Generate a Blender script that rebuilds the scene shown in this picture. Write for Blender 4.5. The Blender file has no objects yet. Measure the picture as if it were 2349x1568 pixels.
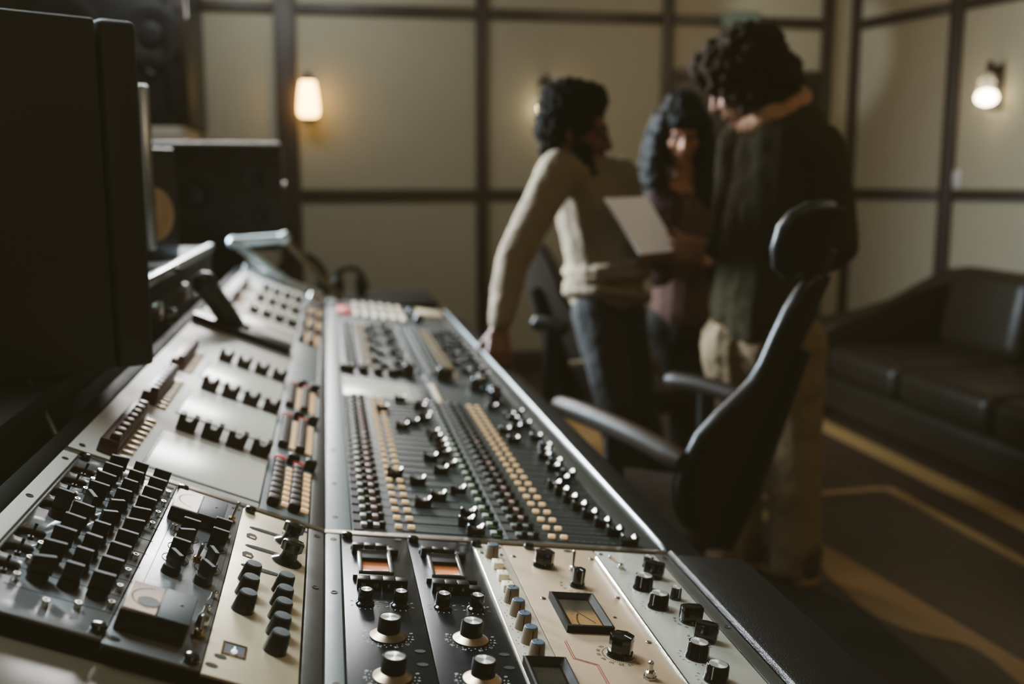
import bpy, bmesh, math, random
from mathutils import Vector, Matrix, Euler
random.seed(7)
C = bpy.context.scene.collection
PI = math.pi
R = math.radians

# ------------------------------------------------------------------ camera numbers (2349 x 1568 frame)
F = 2284.0; CX, CY = 1174.5, 784.0
VX, VY = 751.0, 421.0
PITCH = math.atan((CY-VY)/F)
YAW = math.atan((CX-VX)/math.hypot(F, CY-VY))
CAM = Vector((0, 0, 1.28))
FW = Vector((math.sin(YAW)*math.cos(PITCH), math.cos(YAW)*math.cos(PITCH), -math.sin(PITCH)))
RT = Vector((math.cos(YAW), -math.sin(YAW), 0))
UP = Vector((math.sin(YAW)*math.sin(PITCH), math.cos(YAW)*math.sin(PITCH), math.cos(PITCH)))

def ray(x, y):
    return FW + RT*((x-CX)/F) + UP*((CY-y)/F)
def at(x, y, Y):                       # point of the photograph at distance Y into the room
    d = ray(x, y); return CAM + d*(Y/d.y)
def atx(x, y, X):
    d = ray(x, y); return CAM + d*(X/d.x)
def onfloor(x, y, z=0.0):
    d = ray(x, y); return CAM + d*((z-CAM.z)/d.z)

# ------------------------------------------------------------------ mesh helpers
def lin(c):
    c = c/255.0
    return c/12.92 if c <= 0.04045 else ((c+0.055)/1.055)**2.4
def rgb(r, g, b): return (lin(r), lin(g), lin(b), 1.0)

def T(x=0, y=0, z=0): return Matrix.Translation((x, y, z))
def RX(a): return Matrix.Rotation(a, 4, 'X')
def RY(a): return Matrix.Rotation(a, 4, 'Y')
def RZ(a): return Matrix.Rotation(a, 4, 'Z')
def frame(o, x, y, z):
    M = Matrix.Identity(4)
    for i in range(3):
        M[i][0] = x[i]; M[i][1] = y[i]; M[i][2] = z[i]; M[i][3] = o[i]
    return M

def new(): return bmesh.new()
def xf(bm, verts, M):
    if M is not None:
        for v in verts: v.co = M @ v.co
def box(bm, c, s, bev=0.0, M=None, seg=2):
    r = bmesh.ops.create_cube(bm, size=1.0)
    vs = r['verts']
    for v in vs: v.co = Vector((v.co.x*s[0]+c[0], v.co.y*s[1]+c[1], v.co.z*s[2]+c[2]))
    if bev > 0:
        es = list({e for v in vs for e in v.link_edges})
        rr = bmesh.ops.bevel(bm, geom=es, offset=bev, segments=seg, affect='EDGES', profile=0.5)
        vs = list({v for f in rr['faces'] for v in f.verts} | {v for v in vs if v.is_valid})
    xf(bm, vs, M)
    return vs
def lathe(bm, prof, n=24, M=None, close=True):
    rings = []
    for (r, z) in prof:
        if r < 1e-7: rings.append([bm.verts.new((0, 0, z))])
        else: rings.append([bm.verts.new((r*math.cos(2*PI*i/n), r*math.sin(2*PI*i/n), z)) for i in range(n)])
    for a, b in zip(rings, rings[1:]):
        if len(a) == 1 and len(b) == 1: continue
        for i in range(n):
            j = (i+1) % n
            if len(a) == 1: bm.faces.new((a[0], b[j], b[i]))
            elif len(b) == 1: bm.faces.new((a[i], a[j], b[0]))
            else: bm.faces.new((a[i], a[j], b[j], b[i]))
    if close:
        if len(rings[0]) > 2: bm.faces.new(list(reversed(rings[0])))
        if len(rings[-1]) > 2: bm.faces.new(rings[-1])
    vs = [v for r in rings for v in r]
    xf(bm, vs, M); return vs
def align(p0, p1):
    d = Vector(p1)-Vector(p0)
    q = Vector((0, 0, 1)).rotation_difference(d)
    return Matrix.Translation(p0) @ q.to_matrix().to_4x4(), d.length
def rod(bm, p0, p1, r0, r1=None, n=12):
    M, L = align(p0, p1)
    return lathe(bm, [(r0, 0), (r0 if r1 is None else r1, L)], n, M)
def prism(bm, pts, z0, z1, M=None, bev=0.0):
    a = [bm.verts.new((x, y, z0)) for x, y in pts]
    b = [bm.verts.new((x, y, z1)) for x, y in pts]
    n = len(pts)
    fs = [bm.faces.new(list(reversed(a))), bm.faces.new(b)]
    for i in range(n):
        j = (i+1) % n
        fs.append(bm.faces.new((a[i], a[j], b[j], b[i])))
    vs = a+b
    if bev > 0:
        es = [e for e in fs[1].edges]
        rr = bmesh.ops.bevel(bm, geom=es, offset=bev, segments=2, affect='EDGES', profile=0.5)
        vs = list({v for f in rr['faces'] for v in f.verts} | {v for v in vs if v.is_valid})
    xf(bm, vs, M); return vs
def tube(bm, pts, r, n=10):
    pts = [Vector(p) for p in pts]
    rs = r if isinstance(r, (list, tuple)) else [r]*len(pts)
    rings = []
    prev = None
    for i, p in enumerate(pts):
        d = (pts[min(i+1, len(pts)-1)]-pts[max(i-1, 0)]).normalized()
        if prev is None:
            a = Vector((0, 0, 1)) if abs(d.z) < 0.9 else Vector((1, 0, 0))
            u = d.cross(a).normalized()
        else:
            u = (prev - d*prev.dot(d)).normalized()
        prev = u; w = d.cross(u)
        rings.append([bm.verts.new(p + (u*math.cos(2*PI*k/n)+w*math.sin(2*PI*k/n))*rs[i]) for k in range(n)])
    for a, b in zip(rings, rings[1:]):
        for i in range(n):
            j = (i+1) % n
            bm.faces.new((a[i], a[j], b[j], b[i]))
    bm.faces.new(list(reversed(rings[0]))); bm.faces.new(rings[-1])
def ball(bm, c, r, n=16, M=None):
    if not isinstance(r, (tuple, list)): r = (r, r, r)
    rr = bmesh.ops.create_uvsphere(bm, u_segments=n, v_segments=max(6, n//2), radius=1.0)
    for v in rr['verts']: v.co = Vector((v.co.x*r[0], v.co.y*r[1], v.co.z*r[2]))
    xf(bm, rr['verts'], (Matrix.Translation(c) @ M) if M is not None else Matrix.Translation(c))
    return rr['verts']
def strip(bm, pts, z0, z1):            # thin slab over a polygon given as xy points
    return prism(bm, pts, z0, z1)
def curvepts(ctrl, n=8):               # Catmull-Rom through control points
    out = []
    P = [Vector(p) for p in ctrl]
    P = [P[0]*2-P[1]] + P + [P[-1]*2-P[-2]]
    for i in range(1, len(P)-2):
        for k in range(n):
            t = k/n
            a, b, c, d = P[i-1], P[i], P[i+1], P[i+2]
            out.append(0.5*((2*b)+(c-a)*t+(2*a-5*b+4*c-d)*t*t+(3*b-a-3*c+d)*t**3))
    out.append(P[-2]); return out

def mesh_of(bm, ang=32):
    bmesh.ops.recalc_face_normals(bm, faces=bm.faces[:])
    me = bpy.data.meshes.new('m')
    bm.to_mesh(me); bm.free()
    for p in me.polygons: p.use_smooth = True
    me.set_sharp_from_angle(angle=R(ang))
    return me
def obj(name, bm, m, parent=None, M=None, ang=32):
    me = bm if isinstance(bm, bpy.types.Mesh) else mesh_of(bm, ang)
    me.name = name
    if m is not None and not me.materials: me.materials.append(m)
    o = bpy.data.objects.new(name, me); C.objects.link(o)
    if parent is not None: o.parent = parent
    if M is not None: o.matrix_basis = M
    return o
def cp(o, M, parent=None):              # a copy of a part with its own sub-parts
    c = o.copy(); C.objects.link(c); c.parent = parent if parent is not None else o.parent; c.matrix_basis = M
    for ch in list(o.children):
        d = ch.copy(); C.objects.link(d); d.parent = c
    return c
def tag(o, label, cat, group=None):
    o['label'] = label; o['category'] = cat
    if group: o['group'] = group
    return o
def thing(name, label, cat, M=None, group=None):
    o = bpy.data.objects.new(name, None); C.objects.link(o)
    o.empty_display_size = 0.05
    if M is not None: o.matrix_basis = M
    return tag(o, label, cat, group)
def struct(name, bm, m, M=None, parent=None):
    o = obj(name, bm, m, parent, M)
    if parent is None: o['kind'] = 'structure'
    return o
_txt = {}
def glyphs(bm, s, size, M):
    key = s
    if key not in _txt:
        cu = bpy.data.curves.new('t', 'FONT'); cu.body = s; cu.size = 1.0
        cu.align_x = 'CENTER'; cu.align_y = 'CENTER'; cu.resolution_u = 3
        ob = bpy.data.objects.new('t', cu); C.objects.link(ob)
        dg = bpy.context.evaluated_depsgraph_get()
        _txt[key] = bpy.data.meshes.new_from_object(ob.evaluated_get(dg))
        bpy.data.objects.remove(ob)
    n0 = len(bm.verts)
    bm.from_mesh(_txt[key]); bm.verts.ensure_lookup_table()
    MM = M @ Matrix.Scale(size, 4)
    for v in bm.verts[n0:]: v.co = MM @ v.co

# ------------------------------------------------------------------ materials (all node based)
def mat(name, col, rough=0.5, metal=0.0, var=0.0, scale=40.0, bump=0.0, bscale=None, spec=0.5, emit=None, estr=1.0,
        coat=0.0, stretch=None, col2=None, trans=0.0):
    m = bpy.data.materials.new(name); m.use_nodes = True
    nt = m.node_tree; b = nt.nodes['Principled BSDF']
    b.inputs['Base Color'].default_value = rgb(*col)
    b.inputs['Roughness'].default_value = rough
    b.inputs['Metallic'].default_value = metal
    b.inputs['Specular IOR Level'].default_value = spec
    if coat: b.inputs['Coat Weight'].default_value = coat; b.inputs['Coat Roughness'].default_value = 0.08
    if trans: b.inputs['Transmission Weight'].default_value = trans
    if emit:
        b.inputs['Emission Color'].default_value = rgb(*emit); b.inputs['Emission Strength'].default_value = estr
    tc = nt.nodes.new('ShaderNodeTexCoord')
    mp = nt.nodes.new('ShaderNodeMapping'); nt.links.new(tc.outputs['Object'], mp.inputs[0])
    if stretch: mp.inputs['Scale'].default_value = stretch
    nz = nt.nodes.new('ShaderNodeTexNoise'); nz.inputs['Scale'].default_value = scale
    nz.inputs['Detail'].default_value = 4; nt.links.new(mp.outputs[0], nz.inputs[0])
    if var > 0 or col2:
        mx = nt.nodes.new('ShaderNodeMix'); mx.data_type = 'RGBA'
        c = rgb(*col); d = rgb(*col2) if col2 else tuple(max(0, x*(1-var)) for x in c[:3])+(1,)
        mx.inputs[6].default_value = c; mx.inputs[7].default_value = d
        nt.links.new(nz.outputs[0], mx.inputs[0]); nt.links.new(mx.outputs[2], b.inputs['Base Color'])
    if var > 0:
        mr = nt.nodes.new('ShaderNodeMapRange')
        mr.inputs[3].default_value = max(0.02, rough-0.08); mr.inputs[4].default_value = min(1, rough+0.1)
        nt.links.new(nz.outputs[0], mr.inputs[0]); nt.links.new(mr.outputs[0], b.inputs['Roughness'])
    if bump > 0:
        n2 = nt.nodes.new('ShaderNodeTexNoise'); n2.inputs['Scale'].default_value = bscale or scale*3
        n2.inputs['Detail'].default_value = 3; nt.links.new(mp.outputs[0], n2.inputs[0])
        bp = nt.nodes.new('ShaderNodeBump'); bp.inputs['Strength'].default_value = bump; bp.inputs['Distance'].default_value = 0.002
        nt.links.new(n2.outputs[0], bp.inputs['Height']); nt.links.new(bp.outputs[0], b.inputs['Normal'])
    return m

def radial_metal(name, col=(220, 218, 210), rough=0.38, metal=0.75):                # lathe-turned aluminium: bright and dark spokes
    m = mat(name, col, rough, metal)
    nt = m.node_tree; b = nt.nodes['Principled BSDF']
    b.inputs['Anisotropic'].default_value = 0.85
    tg = nt.nodes.new('ShaderNodeTangent'); tg.direction_type = 'RADIAL'; tg.axis = 'Z'
    nt.links.new(tg.outputs[0], b.inputs['Tangent'])
    return m

def dial_mat(name, c0, c1, axis, lo, hi, strength):   # meter face: colour runs along one axis of the plate
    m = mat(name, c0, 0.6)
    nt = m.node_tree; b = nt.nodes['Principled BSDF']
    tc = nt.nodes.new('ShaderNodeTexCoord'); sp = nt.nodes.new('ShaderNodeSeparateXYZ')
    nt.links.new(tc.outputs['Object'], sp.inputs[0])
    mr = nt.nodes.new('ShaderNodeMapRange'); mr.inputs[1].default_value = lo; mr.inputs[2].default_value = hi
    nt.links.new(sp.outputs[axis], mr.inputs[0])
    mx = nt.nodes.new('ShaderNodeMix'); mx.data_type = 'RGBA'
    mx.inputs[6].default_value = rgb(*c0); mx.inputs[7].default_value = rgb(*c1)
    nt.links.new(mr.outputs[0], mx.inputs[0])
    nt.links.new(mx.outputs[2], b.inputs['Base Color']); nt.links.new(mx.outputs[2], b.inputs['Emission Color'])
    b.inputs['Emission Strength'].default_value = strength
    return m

def brick_wood(name, c0, c1, rough=0.45):
    m = mat(name, c0, rough)
    nt = m.node_tree; b = nt.nodes['Principled BSDF']
    tc = nt.nodes.new('ShaderNodeTexCoord')
    mp = nt.nodes.new('ShaderNodeMapping'); mp.inputs['Scale'].default_value = (1, 1, 1); mp.inputs['Rotation'].default_value = (0, 0, PI/2)
    nt.links.new(tc.outputs['Object'], mp.inputs[0])
    bk = nt.nodes.new('ShaderNodeTexBrick'); bk.inputs['Scale'].default_value = 1.0
    bk.inputs['Brick Width'].default_value = 1.4; bk.inputs['Row Height'].default_value = 0.13
    bk.inputs['Mortar Size'].default_value = 0.003
    bk.inputs['Color1'].default_value = rgb(*c0); bk.inputs['Color2'].default_value = rgb(*c1)
    bk.inputs['Mortar'].default_value = rgb(*[x*0.5 for x in c0])
    nt.links.new(mp.outputs[0], bk.inputs[0])
    nz = nt.nodes.new('ShaderNodeTexNoise'); nz.inputs['Scale'].default_value = 9
    m2 = nt.nodes.new('ShaderNodeMapping'); m2.inputs['Scale'].default_value = (8, 0.6, 1)
    nt.links.new(tc.outputs['Object'], m2.inputs[0]); nt.links.new(m2.outputs[0], nz.inputs[0])
    mx = nt.nodes.new('ShaderNodeMix'); mx.data_type = 'RGBA'; mx.blend_type = 'MULTIPLY'; mx.inputs[0].default_value = 0.5
    nt.links.new(bk.outputs[0], mx.inputs[6]); nt.links.new(nz.outputs[0], mx.inputs[7])
    nt.links.new(mx.outputs[2], b.inputs['Base Color'])
    return m

m_black = mat('black_plastic', (17, 16, 15), 0.32, var=0.2, scale=60)
m_gloss = mat('black_gloss', (12, 11, 11), 0.14, coat=0.3)
m_matte = mat('black_matte', (20, 18, 15), 0.65, spec=0.2, var=0.2)
m_cab = mat('speaker_black', (24, 20, 18), 0.5, var=0.2, scale=80, bump=0.15, bscale=700)
m_chrome = mat('chrome', (200, 198, 190), 0.16, 1.0, var=0.1)
m_steel = mat('steel', (150, 150, 148), 0.3, 1.0, var=0.12, scale=25)
m_turned = radial_metal('turned_aluminium')
m_skirt = radial_metal('turned_skirt', (176, 156, 130), 0.3, 1.0)
m_gold = mat('brass', (150, 124, 84), 0.25, 1.0, var=0.1)
m_white_panel = mat('pale_grey_panel', (216, 210, 200), 0.5, 0.0, spec=0.3, var=0.08, scale=12, bump=0.03, bscale=900)
m_dark_panel = mat('dark_grey_panel', (46, 52, 50), 0.52, 0.0, spec=0.3, var=0.1, scale=14, bump=0.03, bscale=900)
m_mid_panel = mat('mid_grey_panel', (122, 128, 127), 0.5, 0.0, spec=0.3, var=0.1, scale=14)
m_strip_pale = mat('pale_edge_strip', (124, 132, 130), 0.45, 0.15, var=0.1, scale=20, bump=0.03, bscale=800)
m_strip_dark = mat('dark_edge_strip', (70, 70, 66), 0.45, 0.3, var=0.12, scale=20)
m_bronze = mat('bronze_trim', (104, 92, 74), 0.4, 0.6, var=0.15)
m_rackblack = mat('brushed_black_faceplate', (30, 37, 44), 0.3, 0.55, var=0.25, scale=30, bump=0.06, bscale=240, stretch=(1, 14, 1))
m_racksteel = mat('etched_grey_faceplate', (150, 150, 150), 0.34, 0.6, var=0.2, scale=18, bump=0.08, bscale=160)
m_champ = mat('champagne_faceplate', (224, 208, 176), 0.38, 0.3, var=0.12, scale=30, bump=0.05, bscale=300)
m_cream = mat('cream_enamel', (182, 158, 130), 0.38, var=0.05, scale=20)
m_cream2 = mat('pale_beige_enamel', (190, 180, 162), 0.4, var=0.06, scale=20)
m_silver = mat('silver_grey_faceplate', (176, 173, 160), 0.38, 0.15, var=0.08, scale=20)
m_leather = mat('black_leather', (8, 9, 11), 0.5, spec=0.14, var=0.2, scale=60, bump=0.6, bscale=520)
m_edge_highlight = mat('leather_edge_highlight', (30, 36, 42), 0.3, spec=0.9, var=0.2, scale=60, bump=0.8, bscale=500)
m_knobgrey = mat('taupe_plastic', (128, 112, 92), 0.45, var=0.06)
m_capblue = mat('slate_blue_cap', (82, 94, 106), 0.4, var=0.08)
m_capgrey = mat('slate_grey_cap', (66, 74, 78), 0.55, var=0.08)
m_ivory = mat('ivory_plastic', (240, 228, 200), 0.35, var=0.05)
m_ink = mat('dark_ink', (26, 22, 18), 0.6)
m_whiteink = mat('white_ink', (205, 205, 195), 0.6)
m_redink = mat('red_ink', (130, 28, 24), 0.6)
m_hole = mat('dark_hole', (8, 7, 6), 0.7)
m_screen = mat('glossy_screen', (60, 62, 60), 0.1, 0.0, spec=0.9, var=0.03, scale=3)
m_display = mat('glowing_blank_display', (120, 122, 114), 0.3, 0.0, spec=0.25, emit=(178, 178, 164), estr=0.8)  # even glow put into the colour gives the screens their flat brightness
m_lit = mat('amber_lit_key', (226, 200, 160), 0.4, emit=(232, 192, 140), estr=0.55, var=0.05)
m_litdim = mat('amber_dim_key', (205, 180, 140), 0.4, emit=(190, 170, 130), estr=0.12, var=0.05)
m_keywhite = mat('white_key', (190, 190, 182), 0.4, var=0.06)
m_keygrey = mat('grey_key', (118, 122, 120), 0.4, var=0.06)
m_eyewhite = mat('eye_white', (120, 108, 100), 0.5, spec=0.2)
m_keypink = mat('pink_key', (172, 146, 142), 0.4, emit=(190, 120, 114), estr=0.02, var=0.05)
m_green = mat('green_light', (52, 84, 52), 0.4, emit=(50, 120, 50), estr=0.04, var=0.05)
m_red = mat('red_key', (190, 70, 66), 0.4, emit=(190, 84, 80), estr=0.3, var=0.05)
m_brown = mat('dark_brown_plastic', (46, 34, 24), 0.5, spec=0.25, var=0.12)
m_rust = mat('oxblood_plastic', (70, 30, 26), 0.4, var=0.1)
m_lampw = mat('pilot_lamp', (240, 240, 240), 0.4, emit=(235, 235, 240), estr=1.0)
m_glass = mat('meter_glass', (235, 240, 240), 0.03, trans=1.0, spec=0.5)
m_batten = mat('dark_stained_wood', (50, 36, 26), 0.5, var=0.3, scale=10, stretch=(1, 1, 0.2))
m_fabric = mat('beige_wall_fabric', (150, 144, 126), 0.9, var=0.05, scale=8, bump=0.15, bscale=600)
m_ceil = mat('ceiling_paint', (150, 146, 136), 0.9, var=0.05)
m_floor = brick_wood('dark_wood_floor', (74, 54, 42), (64, 46, 36))
m_carpet = mat('dark_carpet', (34, 27, 22), 0.95, var=0.3, scale=90, bump=0.4, bscale=500)
m_inlay = mat('pale_wood_inlay', (150, 124, 82), 0.45, var=0.12, scale=6, stretch=(8, 0.6, 1))
m_tan = mat('tan_laminate_and_lit_floor', (136, 104, 66), 0.42, var=0.1, scale=5, stretch=(8, 0.6, 1))
m_door = mat('door_wood', (40, 29, 21), 0.5, var=0.25, scale=8, stretch=(6, 1, 0.4))
m_endwood = mat('beige_end_board', (84, 74, 58), 0.34, var=0.1, scale=5, stretch=(1, 3, 1))
m_sofa = mat('sofa_leather', (34, 28, 20), 0.4, spec=0.25, var=0.25, scale=14, bump=0.4, bscale=60)
m_chair = mat('chair_fabric', (42, 32, 24), 0.9, spec=0.2, var=0.2, scale=120, bump=0.3, bscale=900)
m_chairedge = mat('chair_edge_plastic', (34, 32, 31), 0.42, spec=0.4, var=0.1)
m_skin1 = mat('deep_brown_skin', (128, 76, 50), 0.5, var=0.08, scale=20)
m_skin2 = mat('light_skin', (190, 136, 108), 0.5, var=0.06, scale=20)
m_skin3 = mat('fair_skin', (196, 146, 120), 0.5, var=0.06, scale=20)
m_hair = mat('black_curly_hair', (15, 11, 8), 0.85, spec=0.1, var=0.3, scale=120, bump=1.0, bscale=160)
m_hair2 = mat('black_wavy_hair', (13, 10, 9), 0.6, spec=0.2, var=0.3, scale=60, bump=0.8, bscale=60, stretch=(3, 3, 0.4))
m_hair3 = mat('dark_brown_curly_hair', (48, 34, 24), 0.9, spec=0.15, var=0.3, scale=120, bump=1.0, bscale=150)
m_sweater = mat('oatmeal_knit', (150, 132, 108), 0.9, var=0.08, scale=50, bump=0.5, bscale=420)
m_jeans = mat('dark_denim', (36, 33, 32), 0.85, var=0.2, scale=60, bump=0.3, bscale=500)
m_darkpants = mat('black_trousers', (26, 22, 21), 0.85, var=0.2, scale=60)
m_khaki = mat('khaki_cotton', (142, 120, 90), 0.85, var=0.1, scale=30, bump=0.3, bscale=300)
m_jacket = mat('dark_green_wool', (60, 54, 38), 0.9, spec=0.1, var=0.2, scale=60, bump=0.4, bscale=400)
m_hood = mat('peach_hood', (196, 150, 118), 0.85, var=0.08, scale=40)
m_redshirt = mat('dark_red_shirt', (58, 20, 18), 0.8, var=0.25, scale=25)
m_boot = mat('brown_boot', (92, 62, 40), 0.55, var=0.15)
m_sole = mat('tan_sole', (150, 112, 74), 0.6, var=0.1)
m_tabback = mat('tablet_silver_glow', (236, 232, 226), 0.35, 0.0, emit=(150, 146, 138), estr=0.3, var=0.04)  # faint glow put in to lift the shaded case
m_cone = mat('beige_cone', (206, 176, 138), 0.6, var=0.05)
m_conedark = mat('dark_cone', (34, 33, 36), 0.45, var=0.15)
m_alu = mat('brushed_aluminium', (176, 184, 186), 0.3, 1.0, var=0.1, scale=30)
m_rail = mat('rail_blue_reflection', (196, 212, 216), 0.3, 0.5, var=0.05)  # metal rail, its bluish reflection put into the base colour
m_frost = mat('frosted_glow_glass', (250, 230, 190), 0.3, emit=(255, 204, 120), estr=9.0)
m_bulb = mat('lamp_bulb', (255, 240, 210), 0.3, emit=(255, 236, 196), estr=14.0)
m_exit = mat('green_exit_face', (92, 104, 92), 0.5, var=0.05)
m_switch = mat('white_switch_plastic', (178, 176, 178), 0.4, var=0.03)
m_gap = mat('shadow_gap', (14, 12, 10), 0.8)

def stripes_mat():
    m = mat('pink_striped_knit', (150, 108, 92), 0.85)
    nt = m.node_tree; b = nt.nodes['Principled BSDF']
    tc = nt.nodes.new('ShaderNodeTexCoord'); w = nt.nodes.new('ShaderNodeTexWave')
    w.bands_direction = 'Z'; w.inputs['Scale'].default_value = 22
    nt.links.new(tc.outputs['Object'], w.inputs[0])
    mx = nt.nodes.new('ShaderNodeMix'); mx.data_type = 'RGBA'
    mx.inputs[6].default_value = rgb(118, 84, 72); mx.inputs[7].default_value = rgb(76, 48, 44)
    nt.links.new(w.outputs[0], mx.inputs[0]); nt.links.new(mx.outputs[2], b.inputs['Base Color'])
    return m
m_stripes = stripes_mat()

# ================================================================== THE MIXING CONSOLE
S = Vector((-0.0166, 1.3016, 0.821))
AR, AL = R(7.45), R(22.3)
UR, NR = Vector((math.cos(AR), 0, -math.sin(AR))), Vector((math.sin(AR), 0, math.cos(AR)))
UL, NL = Vector((math.cos(AL), 0, -math.sin(AL))), Vector((math.sin(AL), 0, math.cos(AL)))
FRm = frame(S, UR, (0, 1, 0), NR)      # sloping work surface, right of the bend
FLm = frame(S, UL, (0, 1, 0), NL)      # steeper upper surface, left of the bend
def mm(u, t, w=0.0): return T(u/1000, -t/1000, w/1000)

CR = Vector((0.08, 2.45, 0))
con = thing('mixing_console', 'long grey recording console with rows of faders and amber keys running away from the camera', 'mixing console', T(*CR))
CI = T(*(-CR))
def KR(u, t, w=0, rz=0): return CI @ FRm @ mm(u, t, w) @ RZ(rz)
def KL(u, t, w=0, rz=0): return CI @ FLm @ mm(u, t, w) @ RZ(rz)
def wpt(f, u, w): return f @ Vector((u/1000, 0, w/1000))
END = -2790
Ynear, Yfar = S.y-0.453, S.y-END/1000

def slab(bm, u0, u1, t0, t1, w0, w1, bev=0.0, org=(0, 0, 0)):
    box(bm, ((u0+u1)/2000-org[0], -(t0+t1)/2000-org[1], (w0+w1)/2000-org[2]), (abs(u1-u0)/1000, abs(t1-t0)/1000, abs(w1-w0)/1000), bev)

# body: one long carcass under both slopes, on two pedestals
prof = [wpt(FLm, -362, -9), wpt(FLm, 0, -9), wpt(FRm, 484, -9), wpt(FRm, 484, -9)+Vector((0, 0, -0.05)),
        wpt(FRm, 180, -9)+Vector((0, 0, -0.16)), wpt(FLm, -300, -9)+Vector((0, 0, -0.26)), wpt(FLm, -362, -9)+Vector((0, 0, -0.24))]
bm = new()
ring = [[bm.verts.new((p.x-CR.x, y-CR.y, p.z)) for p in prof] for y in (Ynear, Yfar)]
bm.faces.new(ring[0]); bm.faces.new(list(reversed(ring[1])))
for i in range(len(prof)):
    j = (i+1) % len(prof)
    bm.faces.new((ring[0][i], ring[1][i], ring[1][j], ring[0][j]))
obj('carcass', bm, m_matte, con)
for y in (1.25, 3.75):
    bm = new(); box(bm, (-0.13-CR.x, y-CR.y, 0.315), (0.42, 0.12, 0.63), 0.01); obj('pedestal', bm, m_matte, con)

def plate(name, f, u0, u1, t0, t1, w0, w1, m, bev=0.0015):
    bm = new(); box(bm, (0, 0, 0), ((u1-u0)/1000, abs(t1-t0)/1000, (w1-w0)/1000), bev)
    return obj(name, bm, m, con, CI @ f @ mm((u0+u1)/2, (t0+t1)/2, (w0+w1)/2))
# work surface plates
plate('lower_panel', FRm, 37, 440, END, -9, -8, -1, m_dark_panel)
plate('edge_strip', FRm, 1, 36, END, -9, -8, 0, m_strip_pale)
plate('hand_rail_plate', FRm, 441, 482, END, -9, -8, 0, m_strip_dark)
plate('upper_panel', FLm, -344, -92, END+60, -9, -8, -1, m_white_panel)
plate('key_panel', FLm, -91, -22, END+60, -9, -8, -1, m_mid_panel)
plate('edge_strip', FLm, -21, -1, END+60, -9, -8, 0, m_strip_dark)
plate('cross_trim', FRm, 0, 484, -8, 8, -9, 0.6, m_bronze)
plate('cross_trim', FLm, -344, 0, -8, 8, -9, 0.6, m_bronze)
# strips that frame the rack bay
plate('rack_strip', FRm, 1, 20, 9, 498, -8, 0, m_strip_pale)
plate('rack_strip', FLm, -22, -1, 9, 462, -8, 0, m_strip_dark)
plate('rack_strip', FLm, -344, -325, 9, 452, -8, 0, m_white_panel)
plate('rack_strip', FRm, 463, 482, 9, 498, -8, 0, m_strip_dark)
plate('outer_trim', FLm, -366, -345, END+60, 453, -14, 2, m_matte, 0.004)
# bright front rail of the far section, rounded off at its near end
bm = new(); pts = [(0.4845, -(END/1000), 0.001), (0.4845, 0.10, 0.001), (0.4845, 0.03, 0.0), (0.484, 0.012, -0.003), (0.482, 0.002, -0.010)]
tube(bm, pts, 0.0045, 10); obj('front_rail', bm, m_rail, con, CI @ FRm)
# padded arm rests
bm = new(); slab(bm, 487, 606, 2, 520, -46, 2, 0.014); obj('arm_rest', bm, m_leather, con, CI @ FRm)
bm = new(); slab(bm, 489, 574, END, -6, -70, -22, 0.014); obj('arm_rest', bm, m_leather, con, CI @ FRm)
bm = new(); tube(bm, [(0.4905, -0.004, -0.001), (0.4905, -0.51, -0.001)], 0.0055, 10); obj('arm_rest_highlight', bm, m_edge_highlight, con, CI @ FRm)  # raised edge added to make the bright highlight along the pad
# lower end board past the rack
bm = new(); slab(bm, -366, 6, 455, 580, -50, -15, 0.010); obj('end_board', bm, m_endwood, con, CI @ FLm)

# flush screws in the strips
bm = new(); lathe(bm, [(0.0, 0.0003), (0.0042, 0.0003), (0.0042, 0.0008), (0.0028, 0.0009), (0.0024, 0.0002), (0, 0.0002)], 14)
scr = mesh_of(bm); scr.materials.append(m_strip_dark)
for (f, u, t) in [(FRm, 11, 205), (FRm, 11, 30), (FRm, 11, 420), (FLm, -11, 200), (FLm, -11, 30), (FLm, -334, 40), (FLm, -334, 190),
                  (FRm, 473, 25), (FRm, 473, 250), (FRm, 14, -60), (FRm, 14, -220), (FRm, 14, -420), (FLm, -330, -30), (FRm, 462, -60), (FRm, 470, -200)]:
    o = obj('screw', scr, None, con, CI @ f @ mm(u, t, 0))

# ---- channel strips, right slope: 24 channels in the near bucket
ROW = [-28-37.4*i for i in range(24)]
bm = new(); box(bm, (0, 0, 0.0004), (0.0125, 0.027, 0.0016)); me_disp = mesh_of(bm); me_disp.materials.append(m_hole)
bm = new(); box(bm, (0, 0, 0.0025), (0.0085, 0.011, 0.006), 0.001); me_key = mesh_of(bm)
bm = new(); lathe(bm, [(0.0052, 0), (0.0046, 0.0075), (0.0038, 0.0088), (0, 0.009)], 14); me_cap = mesh_of(bm); me_cap.materials.append(m_black)
bm = new(); box(bm, (0, 0, 0.002), (0.0098, 0.0056, 0.005), 0.001); me_lit = mesh_of(bm); me_lit.materials.append(m_lit)
bm = new(); box(bm, (0, 0, 0.0012), (0.011, 0.007, 0.003), 0.001); me_green = mesh_of(bm); me_green.materials.append(m_green)
bm = new(); box(bm, (0, 0, -0.0003), (0.098, 0.0032, 0.0012)); me_slot = mesh_of(bm); me_slot.materials.append(m_hole)
bm = new(); box(bm, (0, 0, -0.0003), (0.104, 0.0032, 0.0012)); me_slotlong = mesh_of(bm); me_slotlong.materials.append(m_hole)
bm = new()
sad = [(-12.5, 0), (12.5, 0), (13, 12), (11.5, 14), (8.5, 13.2), (5, 9.2), (0, 7.6), (-5, 9.2), (-8.5, 13.2), (-11.5, 14), (-13, 12)]
prism(bm, [(x/1000, z/1000) for x, z in sad], -0.0062, 0.0062, T(0, 0, 0.002) @ RX(PI/2), 0.0008)
me_fader = mesh_of(bm, 40); me_fader.materials.append(m_gloss)
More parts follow.
